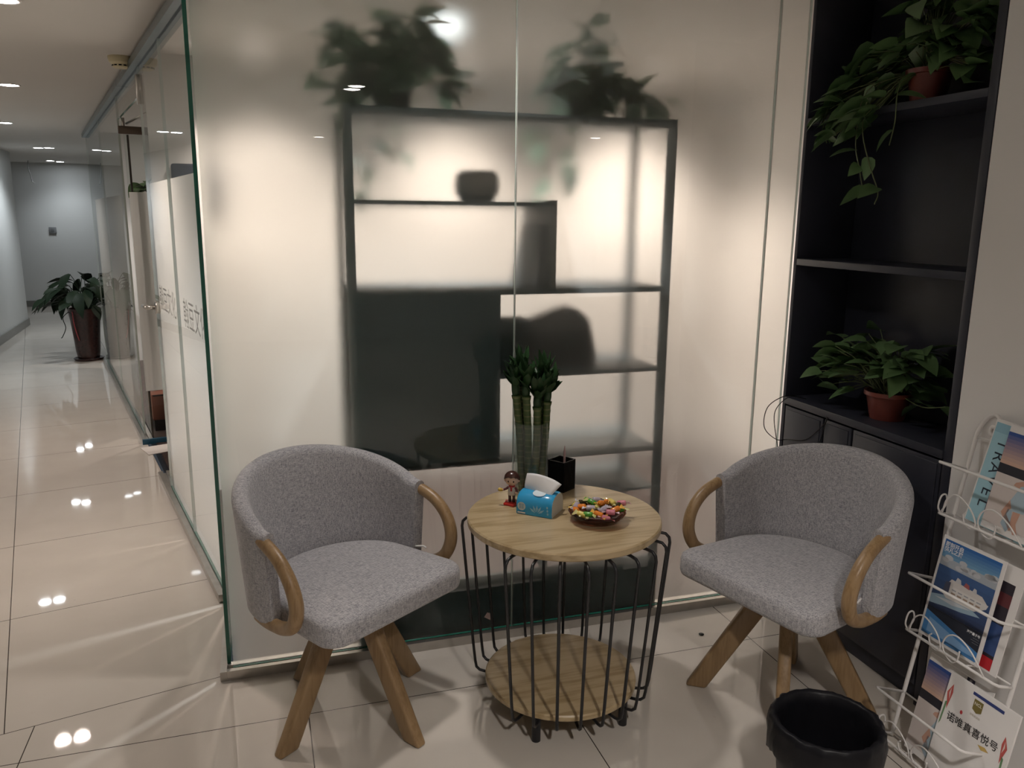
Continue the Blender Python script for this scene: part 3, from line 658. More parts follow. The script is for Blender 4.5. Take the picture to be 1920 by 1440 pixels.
# bowl of sweets
BX, BY = 0.945, 2.115
t = thing('candy_bowl', 'brown cut glass bowl heaped with wrapped sweets on the round table', 'bowl', (BX, BY, TZT))
b = MB(); wv_ = lambda a, i: (0.035 * abs(math.sin(7 * a)) if 2 <= i <= 5 else 0)
b.lathe([(0.0, 0.001), (0.045, 0.001), (0.060, 0.006), (0.078, 0.019), (0.086, 0.033), (0.083, 0.034), (0.074, 0.021), (0.057, 0.010), (0.0, 0.007)], 84, wave=wv_); b.build('bowl', M['brownglass'], t)
def candy_mesh(name, c1, c2, L=0.027, r=0.0088, kind=0):
    b = MB(); b.mat(plain('sweet wrapper', c1, 0.2, var=0.3, scale=90)); n = 7
    seq = [(-L * .5, r * .35), (-L * .47, r * .9), (-L * .3, r * 1.02), (0, r), (L * .3, r * 1.02), (L * .47, r * .9), (L * .5, r * .35)]
    b.tube([(x, 0, 0) for x, _ in seq], [q for _, q in seq], n)
    b.mat(plain('twisted wrapper end', c2, 0.22, var=0.25, scale=90))
    for sx in (-1, 1):
        rows = []
        for q, wd in ((0, .35), (.3, .9), (.65, 1.4), (1, 1.65)):
            x = sx * (L * .5 + q * L * .45); rows.append([(x, r * wd * (k / 4 - 1) , (0.0022 if k % 2 else -0.0022) * q + 0.0004) for k in range(9)])
        b.grid(rows, False)
    me = b.build(name, None)
    return me
pal = {'orange': ((0.80, 0.24, 0.03), (0.85, 0.50, 0.10)), 'yellow': ((0.75, 0.62, 0.16), (0.70, 0.66, 0.32)), 'green and cream': ((0.10, 0.35, 0.05), (0.62, 0.62, 0.26)),
       'pink': ((0.66, 0.23, 0.29), (0.72, 0.50, 0.52)), 'dark brown': ((0.06, 0.045, 0.02), (0.45, 0.42, 0.14)), 'lilac silver': ((0.46, 0.40, 0.48), (0.60, 0.56, 0.60))}
protos = {}
plan = [  # colour, where words, x (right), y (away), z, spin
    ('orange', 'at the left of the heap', -.046, .004, .043, -35), ('orange', 'on top near the middle', .012, .004, .055, 55), ('orange', 'at the front rim', -.002, -.052, .042, -25),
    ('orange', 'at the far left, lying on the rim', -.064, -.006, .037, -70), ('orange', 'at the right behind the pink one', .052, -.016, .043, 15), ('orange', 'at the back right, half buried', .030, .030, .050, 80),
    ('yellow', 'at the back of the heap', -.010, .052, .044, 10), ('yellow', 'leaning at the back right', .046, .030, .049, -60), ('yellow', 'at the front left rim', -.050, -.044, .038, -30),
    ('yellow', 'at the left rim behind the orange one', -.060, .030, .040, 40), ('yellow', 'in the middle beneath the orange one', -.004, -.012, .047, 75), ('green and cream', 'at the back left', -.026, .044, .049, -80),
    ('green and cream', 'at the front left', -.032, -.050, .040, -20), ('green and cream', 'in the middle of the heap', -.014, .016, .053, -40), ('green and cream', 'at the right rim', .066, -.006, .040, 20),
    ('pink', 'at the front right', .034, -.044, .045, -8), ('pink', 'sticking out over the right rim', .076, .030, .046, -20), ('pink', 'low against the front glass', .018, -.058, .032, 5),
    ('dark brown', 'at the back beside the green one', -.040, .036, .044, 20), ('dark brown', 'at the back centre', .016, .050, .044, -15), ('dark brown', 'at the right inside the rim', .062, .016, .041, 50),
    ('dark brown', 'in the middle right of the green one', .002, .024, .046, -50), ('lilac silver', 'at the top, behind the middle', .000, .030, .055, 30), ('lilac silver', 'at the front, left of the pink one', .012, -.034, .049, 40),
    ('lilac silver', 'in the middle, left of centre', -.022, -.022, .049, -10), ('lilac silver', 'at the left rim, toward the back', -.062, .012, .043, 65)]
for col, where, x, y, z, sp in plan:
    p = Matrix.Rotation(-YAW, 3, 'Z') @ Vector((x * 1.02, y * 1.05, 0))
    if col not in protos: o = protos[col] = candy_mesh('wrapped_candy', *pal[col])
    else: o = protos[col].copy(); C.objects.link(o)
    o.location = (BX + p.x, BY + p.y, TZT + z - .002); o.rotation_euler = (rng.uniform(-.6, .6), rng.uniform(-.35, .35), math.radians(sp) - YAW)
    tag(o, '%s wrapped sweet in the bowl, %s' % (col, where), 'sweet', 'wrapped sweets in the glass bowl')

# ------------------------------------------------------------------ black built-in cabinet
CX = 1.95
t = thing('shelf_cabinet', 'tall black built-in shelf cabinet in the right wall', 'cabinet', (CX, 1.80, 0))
def cab(name, lo, hi, bev=0.0015, label=None):
    b = MB(); b.box((lo[0], lo[1], lo[2]), (hi[0], hi[1], hi[2]), bev); return sharp(b.build(name, M['blackpaint'], t, label), 30)
DV = 0.815; DP = 0.245                        # opening width along v, depth
cab('side_panel', (0, 0.0, 0), (DP + .02, 0.030, H - .004)); cab('side_panel', (0, DV - 0.012, 0), (DP + .02, DV + .005, H - .004))
cab('back_panel', (DP, 0.030, 0), (DP + 0.02, DV - 0.012, H - .004))
cab('countertop', (-0.006, 0.030, 0.825), (DP, DV - 0.012, 0.853), 0.003)
cab('shelf', (0.0, 0.030, 1.362), (DP, DV - 0.012, 1.386)); cab('shelf', (0.0, 0.030, 1.868), (DP, DV - 0.012, 1.892))
cab('plinth', (0.02, 0.030, 0.0), (DP, DV - 0.012, 0.06))
def cdoor(v0, v1):
    d = cab('door', (0.0, v0, 0.065), (0.022, v1, 0.818), 0.004)
    b = MB(); b.T = Matrix.Identity(4)
    a, c = v0 + .0, v1 - .0
    b.box((-0.0035, a + .012, 0.075), (0.0, c - .012, 0.806), 0.003); b.build('door_panel', M['blackpaint'], d)
cdoor(0.035, 0.418); cdoor(0.426, 0.568); cdoor(0.576, DV - 0.016)

def pot_mb(r0, r1, h, lip=0.006):
    b = MB(); b.lathe([(0, 0.0005), (r0, 0.0005), (r1 * .97, h * .82), (r1 * .98, h * .84), (r1 + lip, h * .86), (r1 + lip, h), (r1, h), (r1 * .93, h * .86), (0, h * .84)], 40); return b
def pothos(label, loc, rz, r0, r1, h, leaves, vines, group, seed, mleaf='leaf', mpot='terracotta', lsize=0.085, clip=None, dens=1.0, front=False, lift=(-.75, .25)):
    t = thing('pothos_plant', label, 'plant', loc, rz, group); rg = random.Random(seed)
    sharp(pot_mb(r0, r1, h).build('pot', M[mpot], t), 50)
    b = MB(); b.lathe([(0, h * .85), (r1 * .9, h * .85), (r1 * .9, h * .9), (0, h * .9)], 24); b.build('soil', M['soil'], t)
    fo = MB(); st = MB()
    for (x, y, z, n_) in leaves:                     # clusters of leaves: centre, count
        for _ in range(int(n_ * dens)):
            p = Vector((x + rg.gauss(0, .03), y + rg.gauss(0, .03), z + rg.gauss(0, .025)))
            o_ = Vector((rg.uniform(-.5, .5) * r1, rg.uniform(-.5, .5) * r1, h * .88))
            d = Vector((p.x - o_.x, p.y - o_.y, 0)); d = d.normalized() if d.length > 1e-3 else Vector((1, 0, 0))
            d = (d + Vector((rg.gauss(0, .45), rg.gauss(0, .45), rg.uniform(*lift)))).normalized()
            L = lsize * rg.uniform(.7, 1.15)
            if clip and not clip(p + d * L):
                d = Vector((d.x * .3 - .6, d.y * .6, d.z)).normalized() if not front else Vector((d.x * .6, d.y * .25, d.z)).normalized()
                if not (clip(p) and clip(p + d * L)): continue
            add_leaf(fo, p, d, L, L * rg.uniform(.62, .8), rg.uniform(.1, .4), rg.uniform(-.6, .6))
            mid = (o_ + p) / 2 + Vector((0, 0, .03)); st.tube(spline([o_, mid, p], 4), .0016, 5)
    for vn in vines:
        sp = spline(vn, 6); st.tube(sp, .002, 5)
        for i in range(2, len(sp), 3):
            d = Vector((rg.gauss(0, .6), rg.gauss(0, .6), rg.uniform(-.9, .1))).normalized(); L = lsize * rg.uniform(.6, 1.0)
            if clip and not clip(sp[i] + d * L): continue
            add_leaf(fo, sp[i], d, L, L * .68, .25, rg.uniform(-.8, .8))
    fo.build('foliage', M[mleaf], t); st.build('stems', M['vine'], t)
    return t
# cabinet plants: local frame x = away from the room, y = away from the camera
inside = lambda p: p.x + 2.075 < 2.185 and 1.84 < p.y + 2.20 < 2.595
pothos('pothos in a red-brown pot on the black cabinet counter', (2.075, 2.205, 0.853), 0, 0.056, 0.075, 0.098,
       [(-.04, .10, .17, 7), (-.05, .19, .15, 6), (-.05, .15, .22, 7), (.0, .02, .23, 7), (-.03, -.02, .18, 5), (-.04, -.08, .20, 6), (0, -.12, .17, 6), (-.06, .22, .09, 3), (0, .09, .24, 6), (.0, -.08, .24, 5)], [[(0, -.06, .09), (-.02, -.17, .08), (-.02, -.26, .10)]], 'pothos plants in red-brown pots', 3, clip=inside, lsize=.095, dens=1.9, lift=(-.35, .5))
inside2 = lambda p: (p.x + 2.06 < 2.185 and 1.845 < p.y + 2.16 < 2.595 and p.z < .41 and not (p.z < .012 and p.x + 2.06 > 1.94))
pothos('large trailing pothos on the upper black cabinet shelf', (2.06, 2.16, 1.892), 0, 0.05, 0.066, 0.105,
       [(-.05, .05, .17, 9), (-.06, -.05, .2, 9), (-.04, -.14, .16, 8), (-.02, -.2, .2, 8), (-.05, .16, .16, 9), (-.06, .24, .10, 8), (-.10, .28, .04, 8), (-.12, .22, .04, 6), (-.03, .0, .3, 8), (0, -.12, .3, 7), (-.04, -.22, .1, 5), (-.15, .20, -.05, 6), (-.14, .10, -.02, 6)],
       [[(-.03, .03, .10), (-.12, .10, .06), (-.155, .10, -.06), (-.15, .06, -.18), (-.14, .02, -.27), (-.13, .04, -.31)], [(-.03, .05, .1), (-.14, .11, .05), (-.16, .12, -.10), (-.15, .10, -.20), (-.15, .07, -.28)], [(-.02, 0, .1), (-.13, -.02, .05), (-.145, -.03, -.06), (-.14, -.01, -.13)], [(-.02, .08, .1), (-.13, .24, .06), (-.15, .30, -.02), (-.14, .29, -.10)]],
       'pothos plants in red-brown pots', 8, clip=inside2, lsize=.10, dens=1.9)
# loose thin black cables over the cabinet end
b = MB()
for pts in ([(1.99, 2.56, .856), (1.93, 2.575, .862), (1.86, 2.585, .82), (1.85, 2.585, .74), (1.90, 2.575, .69), (1.94, 2.56, .69), (1.942, 2.45, .72), (1.942, 2.36, .80), (1.941, 2.34, .83)],
            [(1.99, 2.53, .856), (1.935, 2.56, .86), (1.89, 2.58, .80), (1.90, 2.575, .70), (1.93, 2.57, .60), (1.94, 2.52, .58), (1.943, 2.42, .62), (1.943, 2.36, .78), (1.94, 2.345, .832)]):
    b.tube(spline(pts, 8), .0017, 6)
tag(b.build('cable', M['blackplastic']), 'thin black cables looping off the left end of the black cabinet', 'cable')

# ------------------------------------------------------------------ white wire magazine rack
Lv = Vector((0.19, 0, 0.982)).normalized(); Bk = Vector((Lv.z, 0, -Lv.x)); Sx = Vector((0, -1, 0))
RM = Matrix((Sx, Bk, Lv)).transposed().to_4x4(); RM.translation = (1.757, 1.712, 0.006)
rk = thing('magazine_rack', 'white wire magazine rack with three tiers leaning by the right wall', 'rack', mat=RM)
RW = 0.308
def wire(name, pts, r=.004, n=1, seg=8, par=rk):
    b = MB(); b.tube(spline(pts, n) if n > 1 else pts, r, seg); return b.build(name, M['whitewire'], par)
for s0, sg in ((0.0, 1), (RW, -1)):
    wire('post', [(s0, 0, 0.002), (s0, 0, .3), (s0, 0, .6), (s0, 0, .90), (s0 + sg * .003, 0, .96), (s0 + sg * .02, 0, 1.0), (s0 + sg * .045, 0, 1.012), (s0 + sg * .062, 0, .995), (s0 + sg * .064, 0, .97), (s0 + sg * .052, 0, .955), (s0 + sg * .040, 0, .962), (s0 + sg * .042, 0, .978), (s0 + sg * .052, 0, .978)], .006, 6, 10)
wire('crossbar', [(0, 0, .94), (RW, 0, .94)], .003)
for zt_, zb_ in ((.853, .705), (.518, .345), (.157, .012)):
    bt = zb_
    wire('rail', [(0, 0, zt_ - .012), (0, -.107, zt_), (0.006, -.1075, zt_), (RW - .01, -.1075, zt_), (RW, -.100, zt_), (RW, 0, zt_ - .012)], .0042)
    wire('rail', [(0, 0, bt - .004), (0, -.058, bt), (0.006, -.0585, bt), (RW - .01, -.0585, bt), (RW, -.052, bt), (RW, 0, bt - .004)], .0042)
    wire('crossbar', [(0, 0, zt_ - .012), (RW, 0, zt_ - .012)], .0028); wire('crossbar', [(0, 0, bt), (RW, 0, bt)], .0028)
    wire('basket_floor', [(RW * .33, 0, bt), (RW * .33, -.0585, bt)], .0025); wire('basket_floor', [(RW * .67, 0, bt), (RW * .67, -.0585, bt)], .0025)
    sl = lambda s_, q: (s_, -.0600 - .049 * max(q, -.02) / (zt_ - zb_), bt + q)
    wire('scroll', [sl(.012, 0.003), sl(.03, .05), sl(.065, .072), sl(.108, .048), sl(.126, .012), sl(.112, -.006), sl(.092, .0), sl(.085, .022), sl(.094, .034)], .0022, 6, 6)
    wire('scroll', [sl(.190, .032), sl(.184, .004), sl(.168, -.012), sl(.146, -.004), sl(.133, .022), sl(.148, .055), sl(.182, .070), sl(.226, .050), sl(.268, .004)], .0022, 6, 6)
    wire('scroll', [(0, -.052, bt + .004), (0, -.040, bt + .03), (0, -.05, bt + .055), (0, -.066, bt + .05), (0, -.068, bt + .02), (0, -.058, bt + .004)], .0025, 5, 6)
def woman(b, W_, H_, y0):
    """printed beach picture: blue to peach sky, dark sea, woman in a pale blue dress"""
    R_ = lambda x0, z0, x1, z1, c, y: b.mat(cmat(c)).add([(x0 * W_, y, z0 * H_), (x1 * W_, y, z0 * H_), (x1 * W_, y, z1 * H_), (x0 * W_, y, z1 * H_)], [(0, 1, 2, 3)])
    P_ = lambda pts, c, y: b.mat(cmat(c)).add([(x * W_, y, z * H_) for x, z in pts], [tuple(range(len(pts)))])
    n = 9; A, B_ = (0.035, 0.085, 0.30), (0.62, 0.42, 0.33)
    for k in range(n):
        q = k / (n - 1); R_(.0, .93 - .30 * (k + 1) / n, .92, .93 - .30 * k / n, [A[i] * (1 - q) + B_[i] * q for i in range(3)], y0)
    R_(0, .54, .92, .63, (0.025, 0.025, 0.035), y0)
    R_(0, .06, .92, .54, (0.62, 0.56, 0.54), y0)
    sk = (0.56, 0.33, 0.25); y1, y2, y3 = y0 - .0003, y0 - .0006, y0 - .0009
    P_([(.42, .60), (.47, .68), (.56, .70), (.63, .66), (.66, .56), (.64, .47), (.58, .44), (.55, .52)], (0.05, 0.018, 0.012), y1)
    P_([(.43, .61), (.46, .65), (.51, .65), (.53, .60), (.50, .555), (.455, .56)], sk, y2)
    P_([(.30, .50), (.46, .555), (.56, .54), (.60, .47), (.52, .42), (.36, .46), (.28, .47)], sk, y2)
    P_([(.38, .48), (.52, .52), (.57, .46), (.56, .36), (.52, .25), (.36, .24), (.30, .33), (.34, .40)], (0.40, 0.52, 0.60), y3)
    P_([(.30, .34), (.36, .30), (.30, .20), (.44, .09), (.40, .06), (.22, .20)], sk, y2); P_([(.38, .26), (.48, .25), (.46, .14), (.52, .05), (.46, .04), (.38, .14)], sk, y2)
    P_([(.30, .25), (.36, .25), (.40, .10), (.36, .04), (.26, .10)], (0.36, 0.46, 0.54), y2)
def brochure(name, label, s0, t0, W_, H_, y, tilt, art, thick=.003, cat='brochure', back=M['paper']):
    T = RM @ Matrix.Translation((s0, y, t0)) @ Matrix.Rotation(tilt, 4, 'Y')
    t = thing(name, label, cat, mat=T)
    b = MB(); b.box((0, 0, 0), (W_, thick, H_)); b.build('cover', back, t)
    b = MB(); art(b, W_, H_, -.0004); b.build('printed_art', None, t); return t
def art_woman(b, W_, H_, y):
    woman(b, W_, H_, y)
    b.mat(cmat((0.03, 0.03, 0.06))).add([(.60 * W_, y - .0001, .95 * H_), (.72 * W_, y - .0001, .95 * H_), (.72 * W_, y - .0001, .995 * H_), (.60 * W_, y - .0001, .995 * H_)], [(0, 1, 2, 3)])
    b.mat(cmat((.75, .73, .72))).text('出', .010, (.66 * W_, y - .0006, .972 * H_)); b.mat(cmat((.05, .05, .05))).text('海洋', .013, (.74 * W_, y - .0012, .38 * H_)); b.text('邮轮', .011, (.74 * W_, y - .0012, .31 * H_))
    # blue vase-like shape at the right margin
    b.mat(cmat((0.04, 0.09, 0.16))); b.add([((.84 + .085 * math.cos(2 * PI * k / 18)) * W_, y - .0003, (.74 + .06 * math.sin(2 * PI * k / 18)) * H_) for k in range(18)], [tuple(range(18))])
def art_travel(b, W_, H_, y):
    q = lambda x0, z0, x1, z1, c, yy=0: b.mat(cmat(c)).add([(x0 * W_, y - yy, z0 * H_), (x1 * W_, y - yy, z0 * H_), (x1 * W_, y - yy, z1 * H_), (x0 * W_, y - yy, z1 * H_)], [(0, 1, 2, 3)])
    q(0.02, 0.0, .98, .97, (0.36, 0.60, 0.70)); q(.02, .88, .98, .97, (0.28, 0.50, 0.62), .0001)
    q(.28, .74, .95, .84, (0.05, 0.05, 0.18), .0002); q(.26, .62, .95, .74, (0.28, 0.27, 0.23), .0002); q(.26, .50, .95, .62, (0.35, 0.24, 0.10), .0002); q(.26, .36, .95, .50, (0.24, 0.33, 0.38), .0002)
    q(.26, .20, .95, .36, (0.22, 0.06, 0.14), .0002); q(.26, .15, .95, .20, (0.06, 0.05, 0.12), .0002)
    old = b.T
    for i, ch in enumerate('TRAVEL'):
        b.T = old @ Matrix.Translation((.20 * W_, y - .0006, (.78 - .115 * i) * H_)) @ Matrix.Rotation(PI / 2, 4, 'Y')
        b.mat(cmat((.02, .03, .05))).text(ch, .046)
    b.T = old
def art_ship(b, W_, H_, y):
    q = lambda x0, z0, x1, z1, c, yy=0: b.mat(cmat(c)).add([(x0 * W_, y - yy, z0 * H_), (x1 * W_, y - yy, z0 * H_), (x1 * W_, y - yy, z1 * H_), (x0 * W_, y - yy, z1 * H_)], [(0, 1, 2, 3)])
    p = lambda pts, c, yy: b.mat(cmat(c)).add([(x * W_, y - yy, z * H_) for x, z in pts], [tuple(range(len(pts)))])
    n = 6
    for k in range(n): f_ = k / (n - 1); q(.04, .97 - .17 * (k + 1) / n, .95, .97 - .17 * k / n, (.03 + .13 * f_, .13 + .2 * f_, .38 + .13 * f_))
    q(.04, .72, .95, .80, (.38, .42, .47))
    rg = random.Random(2)
    for k in range(14):
        cx, cz, r = rg.uniform(.1, .9), rg.uniform(.74, .82), rg.uniform(.03, .055)
        p([(cx + r * 1.5 * math.cos(2 * PI * j / 10), cz + r * .55 * math.sin(2 * PI * j / 10)) for j in range(10)], (.50, .52, .55), .0001)
    for k in range(6): f_ = k / 5; q(.04, .72 - .42 * (k + 1) / 6, .95, .72 - .42 * k / 6, (.03 + .02 * (1 - f_), .05 + .06 * (1 - f_), .12 + .14 * (1 - f_)), .0002)
    p([(.04, .42), (.30, .47), (.62, .47), (.85, .42), (.55, .38), (.30, .36), (.04, .33)], (.30, .42, .52), .0003); p([(.10, .41), (.40, .44), (.70, .44), (.40, .40)], (.55, .60, .64), .0004)
    p([(.20, .48), (.28, .44), (.74, .45), (.90, .52), (.92, .56), (.30, .57), (.22, .55)], (.66, .64, .62), .0005)         # hull
    p([(.24, .57), (.30, .63), (.80, .61), (.90, .56)], (.60, .57, .55), .0006); p([(.20, .49), (.30, .49), (.30, .60), (.22, .59)], (.07, .08, .13), .0007)
    for k in range(5): q(.34 + .10 * k, .50, .41 + .10 * k, .515, (.33, .24, .18), .0007); q(.34 + .10 * k, .535, .41 + .10 * k, .545, (.30, .32, .36), .0007)
    p([(.36, .62), (.38, .67), (.44, .66), (.46, .62)], (.55, .55, .56), .0008); p([(.50, .62), (.52, .66), (.58, .65), (.60, .61)], (.35, .10, .10), .0008); p([(.64, .61), (.66, .65), (.70, .645), (.72, .60)], (.52, .52, .54), .0008)
    p([(.04, .30), (.95, .30), (.95, .12), (.04, .26)], (.02, .025, .04), .0005); p([(.04, .26), (.95, .12), (.95, .03), (.04, .03)], (.06, .22, .50), .0006); p([(.12, .20), (.90, .09), (.90, .06), (.12, .06)], (.22, .40, .66), .0008)
    b.mat(cmat((.80, .82, .84))).text('即刻开启', .0155, (.06 * W_, y - .001, .925 * H_), 'LEFT', .0003); b.text('超凡之旅', .0155, (.06 * W_, y - .001, .875 * H_), 'LEFT', .0003)
    b.text('海洋量子号', .0085, (.93 * W_, y - .001, .26 * H_), 'RIGHT', .0002)
    for k in range(3): b.text('——————'[:4 + k % 2], .005, (.93 * W_, y - .001, (.23 - .022 * k) * H_), 'RIGHT')
def art_side(b, W_, H_, y):
    q = lambda x0, z0, x1, z1, c, yy=0: b.mat(cmat(c)).add([(x0 * W_, y - yy, z0 * H_), (x1 * W_, y - yy, z0 * H_), (x1 * W_, y - yy, z1 * H_), (x0 * W_, y - yy, z1 * H_)], [(0, 1, 2, 3)])
    q(.06, .04, .90, .84, (.03, .025, .035)); q(.06, .16, .90, .45, (.04, .08, .22), .0002); q(.55, .02, .90, .13, (.50, .02, .03), .0003); q(.06, .62, .90, .74, (.12, .03, .035), .0002)
def art_envelope(b, W_, H_, y):
    q = lambda x0, z0, x1, z1, c, yy=0: b.mat(cmat(c)).add([(x0 * W_, y - yy, z0 * H_), (x1 * W_, y - yy, z0 * H_), (x1 * W_, y - yy, z1 * H_), (x0 * W_, y - yy, z1 * H_)], [(0, 1, 2, 3)])
    p = lambda pts, c, yy: b.mat(cmat(c)).add([(x * W_, y - yy, z * H_) for x, z in pts], [tuple(range(len(pts)))])
    q(.36, .925, .80, .955, (.04, .06, .20), .0001)
    p([(.40, .80), (.53, .80), (.53, .90), (.40, .90)], (.20, .16, .05), .0002); p([(.40, .80), (.465, .775), (.53, .80)], (.20, .16, .05), .0002)
    b.mat(cmat((.72, .68, .55))).text('NCL', .0115, (.465 * W_, y - .0006, .86 * H_), bold=.0003)
    b.mat(cmat((.42, .38, .30))).text('诺唯真游轮', .0065, (.465 * W_, y - .0006, .745 * H_))
def art_brush(b, W_, H_, y):
    p = lambda pts, c, yy: b.mat(cmat(c)).add([(x * W_, y - yy, z * H_) for x, z in pts], [tuple(range(len(pts)))])
    old = b.T; b.T = old @ Matrix.Translation((.48 * W_, y - .0006, .60 * H_)) @ Matrix.Rotation(math.radians(-2), 4, 'Y')
    b.mat(cmat((.02, .02, .02))).text('诺唯真喜悦号', .027, bold=.0002); b.T = old
    p([(.28 + .02 * math.cos(k), .70 + .02 * math.sin(k)) for k in [i * .7 for i in range(9)]], (.50, .05, .06), .0003)
    p([(.60, .53), (.70, .545), (.76, .52), (.66, .50)], (.55, .38, .12), .0003)
def art_bird(b, W_, H_, y, sx, x0, z0):
    p = lambda pts, c, yy: b.mat(cmat(c)).add([(x * W_, y - yy, z * H_) for x, z in pts], [tuple(range(len(pts)))])
    p([(x0 - .03 * sx, z0), (x0 + .03 * sx, z0 + .10), (x0 + .05 * sx, z0 + .02), (x0 + .02 * sx, z0 - .16)], (.50, .10, .09), .0002); p([(x0, z0), (x0 + .015 * sx, z0 + .06), (x0 + .025 * sx, z0 - .06)], (.68, .60, .55), .0003)
    p([(x0 - .02 * sx, z0 - .10), (x0 + .01 * sx, z0 - .08), (x0 - .01 * sx, z0 - .30), (x0 - .03 * sx, z0 - .34)], (.14, .26, .13), .0002)
brochure('brochure', 'light blue brochure lettered TRAVEL in the top tier of the white rack', .050, .712, .200, .296, -.020, math.radians(3), art_travel)
brochure('brochure', 'brochure with a woman in a blue dress, front of the top tier', .116, .714, .210, .290, -.034, math.radians(1.5), art_woman)
brochure('brochure', 'brochure with a white cruise ship on blue sea, middle tier', .022, .349, .204, .300, -.036, math.radians(-.5), art_ship)
brochure('brochure', 'white-edged dark brochure half hidden right of the cruise ship one', .068, .350, .204, .297, -.022, math.radians(.6), art_side)
brochure('brochure', 'brochure with a woman in a blue dress, left of the bottom tier', .072, .016, .210, .297, -.026, math.radians(.5), art_woman)
bagt = brochure('paper_bag', 'white paper bag with black Chinese brush lettering in the bottom tier', .160, .016, .215, .288, -.040, math.radians(.5), art_envelope, .006, 'paper bag')
for a_ in ((1, .05, .80), (-1, .93, .66)):
    b = MB(); art_bird(b, .215, .288, -.0004, *a_); b.build('printed_bird', None, bagt)
b = MB(); art_brush(b, .215, .288, -.0004); b.build('brush_lettering', None, bagt)

# ------------------------------------------------------------------ waste bin
BNX, BNY = 1.330, 1.505
t = thing('waste_bin', 'black round waste bin with a black liner in front of the right chair', 'bin', (BNX, BNY, 0))
b = MB(); b.lathe([(0, .001), (.100, .001), (.128, .272), (.130, .276), (.126, .276), (.097, .006), (0, .006)], 48); b.build('body', M['blackplastic'], t)
b = MB(); rg = random.Random(5); rows = []
for i, (r, z) in enumerate(((.1365, .185), (.1425, .20), (.1430, .235), (.1405, .262), (.1375, .279), (.1315, .284), (.1235, .276), (.118, .25), (.112, .18), (.104, .08), (.09, .02), (.02, .012))):
    rows.append([((r + rr_) * math.cos(a), (r + rr_) * math.sin(a), z + (.012 * noise.noise((3 * math.cos(a), 3 * math.sin(a), 1)) if i < 1 else 0.004 * noise.noise((9 * math.cos(a), 9 * math.sin(a), i)))) for k in range(72) for a in [2 * PI * k / 72] for rr_ in [(max(-.0045, .012 * noise.noise((7 * math.cos(a), 7 * math.sin(a), i * .6))) if i < 5 else -.002 - .003 * abs(noise.noise((7 * math.cos(a), 7 * math.sin(a), i * .6)))) if i != 1 else .002 * noise.noise((8 * math.cos(a), 8 * math.sin(a), 4))]])
b.grid(rows, True, True); b.build('bin_liner', M['bag'], t)

# ------------------------------------------------------------------ behind the frosted glass
t = thing('display_shelf', 'open slate-grey display shelf standing behind the frosted glass', 'shelf', (0.281, 2.662, 0.004))
SW, SDp, SH = 1.172, 0.33, 1.870
def sb(name, lo, hi, mt=None): b = MB(); b.box(lo, hi, .002); return sharp(b.build(name, mt or M['unit'], t), 30)
for x in (0, SW - .028):
    for y in (0, SDp - .028): sb('post', (x, y, 0), (x + .028, y + .028, SH))
sb('top_board', (.028, 0, SH - .032), (SW - .028, SDp, SH - .004)); sb('shelf_board', (.028, 0, 1.262), (SW - .028, SDp, 1.282))
sb('shelf_board', (.028, 0, 1.562), (.722, SDp, 1.576)); sb('upright', (.702, 0, 1.282), (.722, SDp, 1.584), plain('pale grey board', (.16, .165, .165), .5))
sb('cupboard_door', (.028, .0, .66), (.52, .02, 1.262)); sb('upright', (.50, .02, .66), (.522, SDp, 1.262)); sb('cupboard_back', (.028, SDp - .02, .66), (.50, SDp, 1.262))
sb('shelf_board', (.522, 0, .965), (SW - .028, SDp, .980)); sb('shelf_board', (.028, 0, .655), (SW - .028, SDp, .675))
sb('upright', (.69, .0, .22), (.71, SDp, .655)); sb('shelf_board', (.028, 0, .02), (SW - .028, SDp, .045)); sb('kick_panel', (.028, .0, .045), (SW - .028, .02, .225))
sb('shelf_board', (.71, 0, .50), (SW - .028, SDp, .512))
# dark bag and boxes on its right-hand shelf
b = MB(); b.prism([(0, 0), (.40, 0), (.36, .17), (.30, .215), (.24, .20), (.06, .14), (0, .13)], 0, .13, .02, 3); o = b.build('handbag', plain('dark grey bag leather', (.035, .045, .045), .6)); o.matrix_world = Matrix.Translation((.84, 2.93, .986)) @ Matrix.Rotation(PI / 2, 4, 'X'); tag(o, 'dark slouched bag on the right shelf behind the frosted glass', 'bag')
b = MB(); b.box((0, 0, 0), (.13, .14, .19), .008); o = b.build('storage_box', plain('dark teal box', (.03, .05, .055), .6)); o.location = (.815, 2.74, .9855); 
o.scale = (.16 / .2, .28 / .4, 1); tag(o, 'dark box beside the bag on the right shelf behind the frosted glass', 'box')
o.location = (.815, 2.70, .9855)
